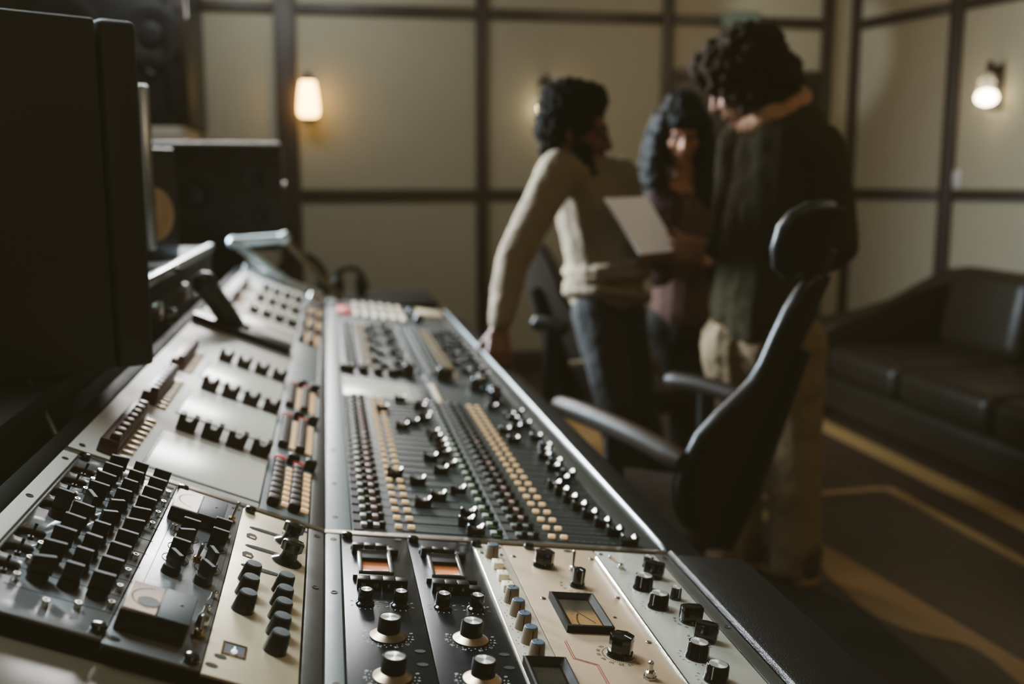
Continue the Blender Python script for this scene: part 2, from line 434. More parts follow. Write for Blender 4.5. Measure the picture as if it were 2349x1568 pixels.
def keyed(m):
    k = me_key.copy(); k.materials.append(m); return k
k_white, k_pink, k_grey = keyed(m_keywhite), keyed(m_keypink), keyed(m_keygrey)
near_f = [208, 200, 208, 144, 171, 207, 146, 112, 192, 211, 182, 209, 210, 211, 206, 205, 148, 172, 198, 205, 117, 200, 207, 162]
right_f = [433, 422, 414, 404, 397, 391, 386, 382, 405, 424, 405, 418, 405, 412, 423, 366, 420, 362, 392, 420, 400, 399, 425, 372]
for i, t in enumerate(ROW):
    obj('channel_display', me_disp, None, con, KR(45, t+2))
    obj('white_button', k_white, None, con, KR(53, t))
    obj('black_button', me_cap, None, con, KR(61, t))
    obj('pink_button' if i % 7 else 'white_button', k_pink if i % 7 else k_white, None, con, KR(70, t))
    obj('black_button', me_cap, None, con, KR(78, t))
    obj('lit_button', me_lit, None, con, KR(101, t-4)); obj('lit_button', me_lit, None, con, KR(119, t-4))
    obj('fader_slot', me_slot, None, con, KR(155, t+7))
    obj('fader_cap', me_fader, None, con, KR(near_f[i], t+7))
    obj('white_button', k_white, None, con, KR(235, t+2)); obj('black_button', me_cap, None, con, KR(243, t+4))
    obj('status_light', me_green, None, con, KR(239, t+10))
    obj('channel_display', me_disp, None, con, KR(262, t+4))
    obj('grey_button', k_grey, None, con, KR(271, t+2)); obj('black_button', me_cap, None, con, KR(279, t+3))
    obj('pink_button' if i in (2, 3, 4, 5, 6, 9, 10, 14) else 'grey_button', k_pink if i in (2, 3, 4, 5, 6, 9, 10, 14) else k_grey, None, con, KR(288, t+2))
    obj('black_button', me_cap, None, con, KR(296, t+3))
    obj('lit_button', me_lit, None, con, KR(321, t-3)); obj('lit_button', me_lit, None, con, KR(339, t-3))
    obj('fader_slot', me_slotlong, None, con, KR(378, t+9))
    obj('fader_cap', me_fader, None, con, KR(right_f[i], t+9))
# printed channel lines and scale ticks
bm = new()
for t in ROW:
    box(bm, (0.245, -(t+18)/1000, 0.0001), (0.39, 0.0009, 0.0006))
    for k in range(9):
        for u in (112+k*11, 335+k*11): box(bm, (u/1000, -(t+3.5)/1000, 0.0001), (0.0006, 0.0028, 0.0006))
obj('printed_scale', bm, m_mid_panel, con, CI @ FRm @ T(0, 0, -0.0008))
plate('divider_strip', FRm, 247, 255, -2140, -10, -2, 1.2, m_mid_panel, 0.0005)

# ---- centre section: screen, knobs, small controls
plate('screen', FRm, 40, 200, -1082, -904, -1, 1.5, m_display)
plate('screen', FRm, 204, 246, -1082, -904, -1, 1.0, m_dark_panel)
plate('lit_strip', FRm, 253, 263, -1120, -905, -1, 3, m_litdim)
bm = new(); lathe(bm, [(0.013, 0), (0.012, 0.016), (0.010, 0.018), (0, 0.018)], 16); me_kn = mesh_of(bm); me_kn.materials.append(m_brown)
for u, t in [(58, -1195), (92, -1192), (95, -1230), (130, -1190), (165, -1187), (180, -1215), (45, -1200)]:
    obj('knob', me_kn, None, con, KR(u, t))
bm = new(); lathe(bm, [(0.017, 0), (0.017, 0.006), (0.014, 0.03), (0.012, 0.033), (0, 0.033)], 18); me_big = mesh_of(bm); me_big.materials.append(m_gloss)
for u, t in [(206, -1195), (292, -1190), (306, -1188)]: obj('knob', me_big, None, con, KR(u, t))
bm = new(); lathe(bm, [(0.016, 0), (0.015, 0.02), (0.011, 0.026), (0, 0.027)], 18); me_ball = mesh_of(bm); me_ball.materials.append(m_chrome)
o = obj('jog_wheel', me_ball, None, con, KR(372, -1130)); o['label'] = 'chrome jog knob'
for u, t in [(384, -1120), (366, -1090), (398, -1000), (388, -975), (392, -955)]: obj('knob', me_big, None, con, KR(u, t))

# ---- far bucket: the same channels again, too soft to tell apart
ROW2 = [-1262-37.4*i for i in range(23)]
def many(name, me_list, places, m):
    bm = new()
    for M in places:
        n0 = len(bm.verts); bm.from_mesh(me_list); bm.verts.ensure_lookup_table()
        for v in bm.verts[n0:]: v.co = M @ v.co
    o = obj(name, bm, m, con, CI @ FRm); o['kind'] = 'stuff'; return o
many('black_button', me_cap, [mm(u, t) for t in ROW2 for u in (61, 78, 243, 279, 296)], m_black)
many('lit_button', me_lit, [mm(u, t) for t in ROW2 for u in (101, 119, 321, 339)], m_litdim)
many('white_button', me_key, [mm(u, t) for t in ROW2 for u in (53, 70, 235, 271, 288)], m_keywhite)
many('fader_slot', me_slot, [mm(u, t) for t in ROW2 for u in (155, 378)], m_hole)
rr = random.Random(3)
for i, t in enumerate(ROW2):
    obj('fader_cap', me_fader, None, con, KR([208, 150, 190, 130, 205][i % 5], t+7))
    obj('fader_cap', me_fader, None, con, KR([385, 420, 372, 410, 428, 360, 425][i % 7], t+9))
# end section: one red key, two rows of white keys, a black knob
bm = new(); box(bm, (0, 0, 0.006), (0.052, 0.16, 0.014), 0.003); o = obj('red_key', bm, m_red, con, KR(62, -2400))
bm = new(); box(bm, (0, 0, 0.005), (0.017, 0.12, 0.012), 0.003); me_wk = mesh_of(bm); me_wk.materials.append(m_ivory)
for r_ in range(3):
    for k in range(6): obj('white_key', me_wk, None, con, KR(108+k*34, -2330-r_*155))
for u, t in [(318, -2480), (330, -2300)]: obj('knob', me_big, None, con, KR(u, t))
bm = new(); box(bm, (0, 0, 0.004), (0.11, 0.2, 0.01), 0.003); obj('note_pad', bm, m_champ, con, KR(395, -2600))

# ---- upper slope: three module rows near, one empty bay, three beyond
bm = new(); box(bm, (0, 0, 0), (0.026, 0.222, 0.022), 0.003)
for k in range(8): box(bm, (0.004, -0.0975+k*0.0278, 0.013), (0.014, 0.017, 0.012), 0.003)
me_ridge = mesh_of(bm); me_ridge.materials.append(m_rust)
bm = new()
for k in range(9): box(bm, (0, -0.1+k*0.026, 0.001), (0.015, 0.008, 0.003), 0.001)
me_dots = mesh_of(bm); me_dots.materials.append(m_champ)
bm = new()
mp = [(-14, 0), (14, 0), (15, 24), (7, 25), (5, 15), (-5, 15), (-7, 25), (-15, 24)]
prism(bm, [(x/1000, z/1000) for x, z in mp], -0.013, 0.013, RX(PI/2), 0.002)
me_m = mesh_of(bm); me_m.materials.append(m_brown)
bm = new(); box(bm, (0, 0, 0.006), (0.0165, 0.0225, 0.013), 0.003); me_bkey = mesh_of(bm); me_bkey.materials.append(m_brown)
bm = new(); box(bm, (0, 0, 0.0015), (0.011, 0.010, 0.004), 0.001); me_led = mesh_of(bm); me_led.materials.append(m_lit)
bm = new(); box(bm, (0, 0, 0.004), (0.018, 0.012, 0.009), 0.002); me_redk = mesh_of(bm); me_redk.materials.append(m_red)
for k in range(6):
    off = -304*k if k < 3 else -304*k-540
    if k >= 3 and off < -2700: continue
    s0, s1 = off-212, off-32
    plate('screen', FLm, -249, -94, s0, s1, -1, 1.2, m_display)
    plate('screen_border', FLm, -254, -92, s0-5, s1+4, -2, 0.2, m_mid_panel)
    obj('toggle_block', me_ridge, None, con, KL(-299, off-138, 8))
    obj('indicator_row', me_dots, None, con, KL(-276, off-132))
    for u in (-226, -187, -148, -109): obj('twin_knob', me_m, None, con, KL(u, off-256))
    for c_, (ku, lu) in enumerate([(-76, -58), (-46, -30)]):
        for r_ in range(8):
            obj('dark_key', me_bkey, None, con, KL(ku, off-42-r_*25.5))
            obj('lit_button', me_led, None, con, KL(lu, off-52-r_*24))
        obj('red_key', me_redk, None, con, KL(ku, off-258))
        bm = new(); box(bm, (0, 0, 0.008), (0.02, 0.016, 0.018), 0.004); obj('black_key', bm, m_black, con, KL(lu+2, off-262))
bm = new(); slab(bm, -344, -20, END+60, END+95, -8, 26, 0.008); obj('end_trim', bm, m_alu, con, CI @ FLm)
for u in (-60, -30): obj('highlight_knob', me_ball, None, con, KL(u, -2560, 4))  # bright knobs added in place of two round blurred highlights

# ================================================================== RACK UNITS SET INTO THE NEAR END
class Unit:
    def __init__(s, name, label, cat, f, u0, u1, t0, t1, m, holes=None, group=None):
        s.uc, s.tc, s.f = (u0+u1)/2, (t0+t1)/2, f
        s.root = thing(name, label, cat, f @ mm(s.uc, s.tc, 0), group)
        bm = new(); box(bm, (0, 0, -0.0015), ((u1-u0)/1000, (t1-t0)/1000, 0.003), 0.0008)
        s.face = obj('faceplate', bm, m, s.root)
        # chassis tray behind the faceplate
        bm = new(); box(bm, (0, 0, -0.0052), ((u1-u0-6)/1000, (t1-t0-8)/1000, 0.003)); obj('chassis', bm, m_hole, s.root)
    def M(s, u, t, w=0, rz=0): return mm(u-s.uc, t-s.tc, w) @ RZ(rz)
    def put(s, name, bm, m, u, t, w=0, rz=0, parent=None):
        if parent is not None: return obj(name, bm, m, parent)
        return obj(name, bm, m, s.root, s.M(u, t, w, rz))
    def again(s, o, u, t, w=0, rz=0): return cp(o, s.M(u, t, w, rz))

def sh(bm_fn, m):
    me = mesh_of(bm_fn); 
    if m: me.materials.append(m)
    return me
bm = new(); lathe(bm, [(0.0058, 0), (0.0072, 0.001), (0.0074, 0.0045), (0.006, 0.0068), (0.003, 0.0075), (0, 0.0075)], 18); me_thumb = sh(bm, m_gloss)
bm = new(); lathe(bm, [(0.0045, 0), (0.0045, 0.0007), (0.0, 0.0007)], 16, Matrix.Diagonal((1.3, 0.8, 1, 1))); me_oval = sh(bm, m_hole)
bm = new(); lathe(bm, [(0.0034, 0), (0.0036, 0.0006), (0.0026, 0.0012), (0.0, 0.0011)], 12); me_scr = sh(bm, m_steel)
bm = new(); lathe(bm, [(0.0036, 0), (0.0036, 0.006), (0.0030, 0.0068), (0.0022, 0.0068), (0.0018, 0.0058), (0, 0.0058)], 12); me_nut = sh(bm, m_chrome)
def thumbs(U, pts):
    for u, t in pts: U.put('thumb_screw', me_thumb, None, u, t)
def ovals(U, pts):
    for u, t in pts: U.put('slot', me_oval, None, u, t)
def screws(U, pts):
    for u, t in pts: U.put('screw', me_scr, None, u, t)

def dial_ring(U, u, t, r, items, size, m, ticks=0, a0=0, a1=0, w=0.15):
    bm = new()
    for s_, a in items:
        if s_ == '.': box(bm, (0, 0, 0), (0.0011, 0.0011, 0.0003), M=T(r*math.cos(a), r*math.sin(a), 0))
        elif s_ == '-': box(bm, (0, 0, 0), (0.0032, 0.0007, 0.0003), M=T(r*math.cos(a), r*math.sin(a), 0) @ RZ(a))
        else: glyphs(bm, s_, size, T(r*math.cos(a), r*math.sin(a), 0.0001) @ RZ(a-PI/2))
    for k in range(ticks):
        a = a0+(a1-a0)*k/(ticks-1)
        box(bm, (0, 0, 0), (0.0016, 0.0005, 0.0003), M=T((r-0.0045)*math.cos(a), (r-0.0045)*math.sin(a), 0) @ RZ(a))
    return U.put('dial_marks', bm, m, u, t, w)

# ---- two black limiters with needle meters
def limiter(u0, u1, label, pressed):
    U = Unit('limiter', label, 'audio rack unit', FRm, u0, u1, 12, 495, m_rackblack, group=None)
    ux = u0
    # push keys, two rows of four
    for row, (t, off) in enumerate([(74, 11), (186, 14)]):
        for k in range(4):
            h = 0.0075 if (row, k) in pressed else 0.0125
            bm = new(); box(bm, (0, 0, h/2), (0.0142, 0.0105 if row == 0 else 0.013, h), 0.0006)
            kb = U.put('push_key', bm, m_black, ux+off+8+k*14.8, t)
            if row == 1:
                bm = new(); glyphs(bm, ['20', '12', '8', '4'][k], 0.0055, T(0, -0.00662, h*0.45) @ RX(PI/2))
                U.put('number', bm, m_whiteink, 0, 0, parent=kb)
    bm = new(); box(bm, (0, 0, 0.003), (0.062, 0.004, 0.006), 0.0005); U.put('key_bar', bm, m_black, ux+42, 162)
    for du in (14, 60):
        bm = new(); lathe(bm, [(0.0036, 0), (0.0034, 0.005), (0.002, 0.0065), (0, 0.0066)], 12); U.put('stud', bm, m_black, ux+du, 62)
    # meter: frame, dial, needle, glass
    mu, mt = ux+39, 117
    bm = new()
    for sx in (-1, 1): box(bm, (sx*0.0185, 0, 0.004), (0.005, 0.074, 0.008), 0.0008)
    box(bm, (0, 0.0355, 0.004), (0.032, 0.003, 0.008), 0.0005); box(bm, (0, -0.0355, 0.004), (0.032, 0.003, 0.008), 0.0005)
    fr = U.put('meter_frame', bm, m_steel, mu, mt)
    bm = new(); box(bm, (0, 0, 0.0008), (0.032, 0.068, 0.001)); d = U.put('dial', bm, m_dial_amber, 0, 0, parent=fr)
    bm = new()
    for k in range(13): box(bm, (-0.0125+k*0.0021, -0.023, 0.0016), (0.0007, 0.005, 0.0004))
    box(bm, (0, -0.0285, 0.0016), (0.027, 0.0015, 0.0004)); U.put('scale', bm, m_cream2, 0, 0, parent=fr)
    bm = new(); box(bm, (0.0105, -0.0265, 0.0026), (0.003, 0.013, 0.002)); box(bm, (0.0143, -0.0265, 0.0026), (0.0024, 0.013, 0.002)); U.put('scale_block', bm, m_ivory, 0, 0, parent=fr)
    bm = new(); box(bm, (0, 0.022, 0.0045), (0.032, 0.024, 0.004), 0.0005); U.put('hood', bm, m_hole, 0, 0, parent=fr)
    # attack and release knobs
    for du in (23, 62):
        bm = new(); lathe(bm, [(0.0105, 0), (0.0105, 0.0018), (0.0082, 0.0036), (0.0086, 0.005), (0.0083, 0.0165), (0.0078, 0.0175), (0.0066, 0.0175), (0.0066, 0.0168), (0, 0.0168)], 28)
        kb = U.put('small_knob', bm, m_gloss, ux+du, 232)
        bm = new(); lathe(bm, [(0.0064, 0.0166), (0.0062, 0.0174), (0, 0.0174)], 28); U.put('knob_cap', bm, m_turned, 0, 0, parent=kb)
        dial_ring(U, ux+du, 232, 0.0155, [('-', PI*k/4+PI/8+PI*0.5) for k in range(8)] + [('.', -PI/2)], 0.004, m_whiteink)
    # input and output knobs with bright skirts
    for du, t in ((44, 313), (43, 402)):
        bm = new(); lathe(bm, [(0.0118, 0.002), (0.0122, 0.0035), (0.0118, 0.021), (0.0112, 0.0222), (0.0102, 0.0222), (0.010, 0.021), (0, 0.021)], 36)
        kb = U.put('large_knob', bm, m_black, ux+du, t)
        bm = new(); lathe(bm, [(0.0192, 0.0), (0.0192, 0.0014), (0.0122, 0.0062), (0.0118, 0.0062)], 40); U.put('skirt', bm, m_skirt, 0, 0, parent=kb)
        bm = new(); lathe(bm, [(0.0099, 0.0206), (0.0099, 0.0217), (0, 0.0219)], 36); U.put('knob_cap', bm, m_turned, 0, 0, parent=kb)
        nums = [('48', 2.75), ('.', 2.95), ('36', 3.25), ('.', 3.45), ('30', 3.75), ('.', 4.0), ('24', 4.33), ('.', 4.6), ('18', 5.0), ('.', 5.25), ('12', 5.55), ('.', 5.8), ('6', 6.05), ('.', 6.28), ('0', 6.6)]
        dial_ring(U, ux+du, t, 0.0262, nums, 0.0050, m_whiteink)
        dial_ring(U, ux+du, t, 0.0222, [('.', 2.7+0.3*k) for k in range(13)], 0.005, m_whiteink)
    ovals(U, [(ux+75, 18), (ux+75, 346), (ux+75, 375)]); screws(U, [(ux+75, 480)])
    thumbs(U, [(ux+7, 20)])
    return U
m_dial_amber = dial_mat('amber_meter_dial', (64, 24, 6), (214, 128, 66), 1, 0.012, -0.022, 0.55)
limiter(22, 109, 'black limiter beside the pale strip, leftmost of the front rack row', {(0, 3)})
limiter(110, 197, 'black limiter between the other black limiter and the slim cream channel strip', {(0, 3), (1, 3)})

# ---- slim cream channel strip
U = Unit('channel_strip', 'slim cream channel strip with slate-topped knobs and three ivory keys', 'audio rack unit', FRm, 198, 240, 14, 495, m_cream2)
def taper_knob(U, u, t, r, h, m_body, m_cap, rz=0, flutes=0):
    bm = new(); n = 32
    lathe(bm, [(r*1.04, 0), (r, 0.001), (r*0.84, h-0.0008), (r*0.78, h)], n)
    kb = U.put('knob', bm, m_body, u, t, 0, rz)
    bm = new(); lathe(bm, [(r*0.79, h-0.0004), (r*0.78, h+0.0008), (r*0.7, h+0.0014), (0, h+0.0015)], n); U.put('knob_cap', bm, m_cap, 0, 0, parent=kb)
    bm = new(); box(bm, (0, r*0.42, h+0.0016), (0.0008, r*0.6, 0.0004)); box(bm, (0, -r*0.93, h*0.5), (0.0009, 0.001, h*0.96), M=RX(0.0))
    U.put('pointer', bm, m_ink, 0, 0, parent=kb)
    return kb
for i, t in enumerate((62, 206, 242, 278, 313, 350)):
    taper_knob(U, 218, t, 0.0092, 0.017, m_knobgrey, m_capblue, [0, -0.5, 0.1, -0.2, 0.15, 0.05][i])
    dial_ring(U, 218, t, 0.0138, [('.', PI*0.75+k*PI*1.5/8) for k in range(9)], 0.003, m_ink)
for t in (98, 136, 171):
    bm = new(); box(bm, (0, 0, 0.0045), (0.0135, 0.0175, 0.009), 0.0014); kb = U.put('ivory_key', bm, m_ivory, 219.5, t)
    bm = new(); lathe(bm, [(0.0011, 0.009), (0.0011, 0.0093), (0, 0.0093)], 10, T(0.001, 0.003, 0)); U.put('key_dot', bm, m_ink, 0, 0, parent=kb)
def meter(U, u, t, su, st, h, rim, dialm, marks):
    bm = new()                      # bevelled frame: outer skirt, sloping inner faces
    a, b = su/2, st/2; c, d = a-rim, b-rim
    def rect(x, y, z): return [bm.verts.new((sx*x, sy*y, z)) for sx, sy in ((-1, -1), (1, -1), (1, 1), (-1, 1))]
    rs = [rect(a, b, 0), rect(a, b, h), rect(a-rim*0.25, b-rim*0.25, h+0.0008), rect(c, d, h*0.55), rect(c, d, 0.0005)]
    for p, q in zip(rs, rs[1:]):
        for i in range(4):
            j = (i+1) % 4; bm.faces.new((p[i], p[j], q[j], q[i]))
    bm.faces.new(list(reversed(rs[0])))
    fr = U.put('meter_frame', bm, m_matte, u, t)
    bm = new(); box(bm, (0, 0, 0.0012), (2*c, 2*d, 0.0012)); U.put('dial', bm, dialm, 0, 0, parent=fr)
    bm = new(); marks(bm); U.put('scale', bm, m_ink, 0, 0, parent=fr)
    bm = new(); box(bm, (0, 0, h*0.5), (2*c+0.0005, 2*d+0.0005, 0.0006)); U.put('glass', bm, m_glass, 0, 0, parent=fr)
    return fr
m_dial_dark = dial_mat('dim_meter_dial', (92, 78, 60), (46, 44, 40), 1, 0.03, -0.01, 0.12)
def small_marks(bm):
    for k in range(7): box(bm, (0, 0, 0.002), (0.0006, 0.004, 0.0003), M=RZ(-0.6+k*0.2) @ T(0, 0.022, 0) )
meter(U, 222, 404, 0.045, 0.072, 0.011, 0.007, m_dial_dark, small_marks)
thumbs(U, [(203, 22)]); ovals(U, [(232, 24)]); screws(U, [(206, 48), (232, 52)])
bm = new(); rod(bm, (0, 0.235, 0), (0, -0.235, 0), 0.0007, None, 8); U.put('edge_trim', bm, m_chrome, 199.5, 255, 0.4)

# ---- wide cream levelling amplifier
U = Unit('levelling_amplifier', 'wide cream levelling amplifier with amber needle meter and red double line', 'audio rack unit', FRm, 241, 370, 14, 495, m_cream)
def pointer_knob(U, u, t, r, h, rz, line=True, pts=None):
    bm = new(); lathe(bm, [(r*1.12, 0), (r*1.12, 0.0018), (r*0.98, 0.0055)], 36)
    kb = U.put('knob', bm, m_gloss, u, t, 0, rz)
    bm = new()
    if pts is None:
        pts = []
        for k in range(40):
            a = 2*PI*k/40
            rad = r*(0.9+0.06*math.cos(10*a)); pts.append((rad*math.cos(a), rad*math.sin(a)))
    prism(bm, pts, 0.005, h, None, 0.0012); U.put('knob_body', bm, m_gloss, 0, 0, parent=kb)
    if line:
        bm = new(); box(bm, (0, -r*0.52, h+0.0002), (0.0011, r*0.7, 0.0005)); box(bm, (0, -r*0.93, h*0.6), (0.0011, 0.0012, h*0.7)); U.put('pointer', bm, m_whiteink, 0, 0, parent=kb)
    return kb
def dee(r, a=0.8):                     # round knob with two flattened sides
    out = []
    for k in range(36):
        th = 2*PI*k/36; x, y = r*math.cos(th), r*math.sin(th)
        out.append((max(-a*r, min(a*r, x)), y))
    return out
hexa = [(0.0135*math.cos(2*PI*k/7+0.3), 0.0135*math.sin(2*PI*k/7+0.3)) for k in range(7)]
pointer_knob(U, 284, 82, 0.0135, 0.020, -0.4, False, hexa)
pointer_knob(U, 314, 147, 0.0092, 0.023, 0.25, True, dee(0.0084, 0.9))
pointer_knob(U, 314, 335, 0.0140, 0.023, 0.55, True, hexa)
dial_ring(U, 314, 335, 0.0235, [(str(k*10), R(-52-25*k)) for k in range(8)], 0.0062, m_ink, 29, R(-45), R(-240))
dial_ring(U, 314, 147, 0.0205, [(str(k*10), R(-48-26*k)) for k in range(7)], 0.005, m_ink)
def toggle(U, u, t, tip, L=0.018, nut=m_chrome, s=1.0, name='toggle_switch'):
    bm = new(); lathe(bm, [(0.0056*s, 0), (0.0056*s, 0.002*s)], 6); lathe(bm, [(0.0042*s, 0.002*s), (0.0042*s, 0.0055*s), (0.003*s, 0.0065*s), (0, 0.0066*s)], 16)
    o = U.put(name, bm, nut, u, t)
    bm = new(); d = Vector(tip).normalized(); rod(bm, (0, 0, 0.004), d*L, 0.0014*s, 0.0024*s, 12); ball(bm, d*L, 0.0025*s, 10)
    U.put('lever', bm, m_steel if nut is m_gold else nut, 0, 0, parent=o); return o
toggle(U, 321, 94, (0.06, 0.35, 1), 0.024)
o = toggle(U, 331, 386, (-0.05, 0.02, 1), 0.016, m_chrome, 1.3)
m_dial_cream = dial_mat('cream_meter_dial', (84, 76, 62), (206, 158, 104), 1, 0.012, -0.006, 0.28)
def vu_marks(bm):
    for k in range(22):
        a = R(52+k*3.6)
        box(bm, (0, 0, 0.0021), (0.0008, 0.0022, 0.0003), M=T(-0.017*0.0+0.026*math.cos(a)*0.0, 0, 0) @ T(0.016-0.034*math.sin(a)*0.72, -0.030+0.034*math.cos(a)*1.15+0.004, 0) @ RZ(a))
    for k, s_ in enumerate(['20', '10', '7', '5', '3', '1', '0', '2']):
        a = R(50+k*11)
        glyphs(bm, s_, 0.0034, T(0.016-0.041*math.sin(a)*0.72, -0.026+0.041*math.cos(a)*1.15, 0.0021) @ RZ(PI/2))
    rod(bm, (0.012, -0.026, 0.0026), (-0.006, 0.010, 0.0026), 0.00035, None, 6)
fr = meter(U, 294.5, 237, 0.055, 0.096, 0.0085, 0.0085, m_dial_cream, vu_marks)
bm = new()
line = [(0, 0.047), (0, 0.006), (0.022, -0.007), (0.022, -0.06)]
for dx in (-0.0011, 0.0011):
    for (x0, y0), (x1, y1) in zip(line, line[1:]):
        L = math.hypot(x1-x0, y1-y0); a = math.atan2(y1-y0, x1-x0)
        box(bm, (L/2, 0, 0), (L+0.0006, 0.0008, 0.0003), M=T(x0+dx, y0+dx*0.6, 0) @ RZ(a))
U.put('red_line', bm, m_redink, 260, 354, 0.15)
screws(U, [(249, 55), (359, 48), (260, 192), (358, 178), (358, 301)]); ovals(U, [(332, 22)])
bm = new(); lathe(bm, [(0.0022, 0), (0.0022, 0.0006), (0, 0.0006)], 12); U.put('hole', bm, m_hole, 337, 238)
thumbs(U, [(277, 20)])
bm = new()                            # segmented bright hinge along the right edge
for k in range(23): rod(bm, (0, 0.215-k*0.0196, 0), (0, 0.215-k*0.0196-0.0188, 0), 0.0027, None, 10)
U.put('hinge', bm, m_chrome, 367, 262, 1.2)

# ---- silver equaliser at the right edge
U = Unit('equaliser', 'silver-grey equaliser with silver-topped knobs next to the leather arm rest', 'audio rack unit', FRm, 372, 461, 14, 495, m_silver)
toggle(U, 392, 76, (-0.75, 0.35, 0.65), 0.02)
def silver_knob(U, u, t, r, h, rz):
    bm = new(); lathe(bm, [(r*1.16, 0), (r*1.16, 0.002), (r*1.02, 0.005), (r*0.97, h-0.001), (r*0.92, h), (r*0.84, h), (r*0.83, h-0.0006), (0, h-0.0006)], 40)
    kb = U.put('knob', bm, m_gloss, u, t, 0, rz)
    bm = new(); lathe(bm, [(r*0.81, h-0.0005), (r*0.8, h+0.0004), (0, h+0.0005)], 36); U.put('knob_cap', bm, m_turned, 0, 0, parent=kb)
    for s_ in (-1, 1):
        bm = new(); box(bm, (0, s_*r*1.0, h*0.55), (0.0009, 0.001, h*0.85)); U.put('pointer', bm, m_whiteink, 0, 0, parent=kb)
for u, t, rz in [(402, 143, -0.6), (403, 200, -0.9), (403, 333, 0.7), (404, 385, -0.8)]:
    silver_knob(U, u, t, 0.0122, 0.018, rz)
    dial_ring(U, u, t, 0.0195, [(str(k+1), R(-70-22*k)) for k in range(8)], 0.0045, m_ink)
for u, t in [(434, 64), (436, 171)]: silver_knob(U, u, t, 0.0068, 0.015, 0.2)
pk = [(-0.0125, -0.0062), (0.0, -0.0085), (0.0125, -0.0062), (0.0138, 0.0), (0.0125, 0.0062), (0.0, 0.0085), (-0.0125, 0.0062), (-0.0138, 0)]
def bar_knob(U, u, t, rz):
    bm = new(); lathe(bm, [(0.0128, 0), (0.0128, 0.002), (0.011, 0.0045)], 32); kb = U.put('bar_knob', bm, m_gloss, u, t, 0, rz)
    bm = new(); prism(bm, pk, 0.004, 0.021, None, 0.0022); U.put('grip', bm, m_gloss, 0, 0, parent=kb)
for u, t, rz in [(430, 101, -0.5), (430, 240, 0.1), (430, 288, -0.45)]:
    bar_knob(U, u, t, rz); dial_ring(U, u, t, 0.0185, [(s_, R(-95-28*k)) for k, s_ in enumerate(['60', '80', '100', '150', '200'])], 0.004, m_ink)
screws(U, [(378, 26), (452, 30)])
bm = new(); lathe(bm, [(0.006, 0), (0.0062, 0.005), (0.005, 0.0072), (0, 0.0075)], 16); U.put('thumb_screw', bm, m_gloss, 447, 482)

# ---- left slope: grey equaliser with fins, grey compressor with two meters, champagne compressor
def fin(U, u, t, rz, L=0.0205, h=0.024, r=0.0095):
    bm = new(); lathe(bm, [(r*1.05, 0), (r, 0.006), (r*0.9, 0.0085)], 24); kb = U.put('fin_knob', bm, m_black, u, t, 0, rz)
    bm = new(); prism(bm, [(-L/2, -0.0027), (L/2, -0.0027), (L/2, 0.0027), (-L/2, 0.0027)], 0.006, h, None, 0.0005); U.put('fin', bm, m_black, 0, 0, parent=kb)
    bm = new(); box(bm, (0, 0, h), (L*0.96, 0.0044, 0.0006)); U.put('index_line', bm, m_capgrey, 0, 0, parent=kb)
    return kb
U = Unit('equaliser', 'grey equaliser with three columns of tall black fin knobs and rounded cut-outs', 'audio rack unit', FLm, -323, -199, 10, 452, m_racksteel)
cut = [(-306, t) for t in (66, 110, 155, 198, 285, 328, 371)]
bmc = new()
def rounded(w, h, r, n=5):
    out = []
    for cx, cy, a0 in ((w-r, h-r, 0), (-w+r, h-r, PI/2), (-w+r, -h+r, PI), (w-r, -h+r, 1.5*PI)):
        for k in range(n+1): out.append((cx+r*math.cos(a0+PI/2*k/n), cy+r*math.sin(a0+PI/2*k/n)))
    return out
for u, t in cut: prism(bmc, rounded(0.0135, 0.0150, 0.006), -0.02, 0.01, U.M(u, t))
cutter = obj('cutter', bmc, None)
for face in [c for c in U.root.children]:
    bo = face.modifiers.new('b', 'BOOLEAN'); bo.operation = 'DIFFERENCE'; bo.object = cutter; bo.solver = 'EXACT'
cutter.matrix_world = U.root.matrix_basis
bpy.context.view_layer.update()
dg = bpy.context.evaluated_depsgraph_get()
for face in [c for c in U.root.children]:
    me = bpy.data.meshes.new_from_object(face.evaluated_get(dg)); face.modifiers.clear(); face.data = me
bpy.data.objects.remove(cutter)
for i, (u, t) in enumerate(cut):
    bm = new(); prism(bm, rounded(0.0150, 0.0165, 0.007), -0.0078, -0.0068); tr = U.put('switch_well', bm, m_steel, u, t)
    bm = new(); lathe(bm, [(0.0034, -0.0068), (0.0034, -0.002)], 6, T(0.001, 0, 0)); rod(bm, (0.001, 0, -0.004), (0.002, 0.005, 0.010), 0.0011, 0.0018); U.put('lever', bm, m_black, 0, 0, parent=tr)
rot1 = [0.35, 0, -0.12, -0.02, -1.0, -0.15, -0.1, -0.03, 0.08, 0.42]
for i in range(10):
    t = 40+37.6*i
    fin(U, -274, t, rot1[i], 0.0215)
    fin(U, -247, t-3, [0, 0, -0.05, 0.02, 0.62, 0.55, 0.0, -0.06, -0.04, 0.0][i], 0.0165)
    fin(U, -220, t-1, [0, -0.02, 0.0, -0.05, 0.3, 0.28, 0.0, -0.05, 0.0, 0.04][i], 0.0205)
fin(U, -296, 222, -0.1, 0.017, 0.030)
for u, t in [(-205, 57), (-205, 96), (-205, 136), (-205, 174), (-205, 273), (-205, 314), (-205, 354), (-205, 392), (-289, 133), (-289, 172), (-290, 312), (-290, 350), (-290, 390), (-255, 424), (-230, 412), (-289, 95), (-289, 57)]:
    U.put('nut', me_nut, None, u, t)
thumbs(U, [(-316, 20), (-205, 440)]); ovals(U, [(-207, 24)])
bm = new()
for t in range(60, 420, 38): box(bm, (0, -(t-230)/1000, 0), (0.10, 0.0006, 0.0003))
U.put('printed_lines', bm, m_ink, -246, 230, 0.15)

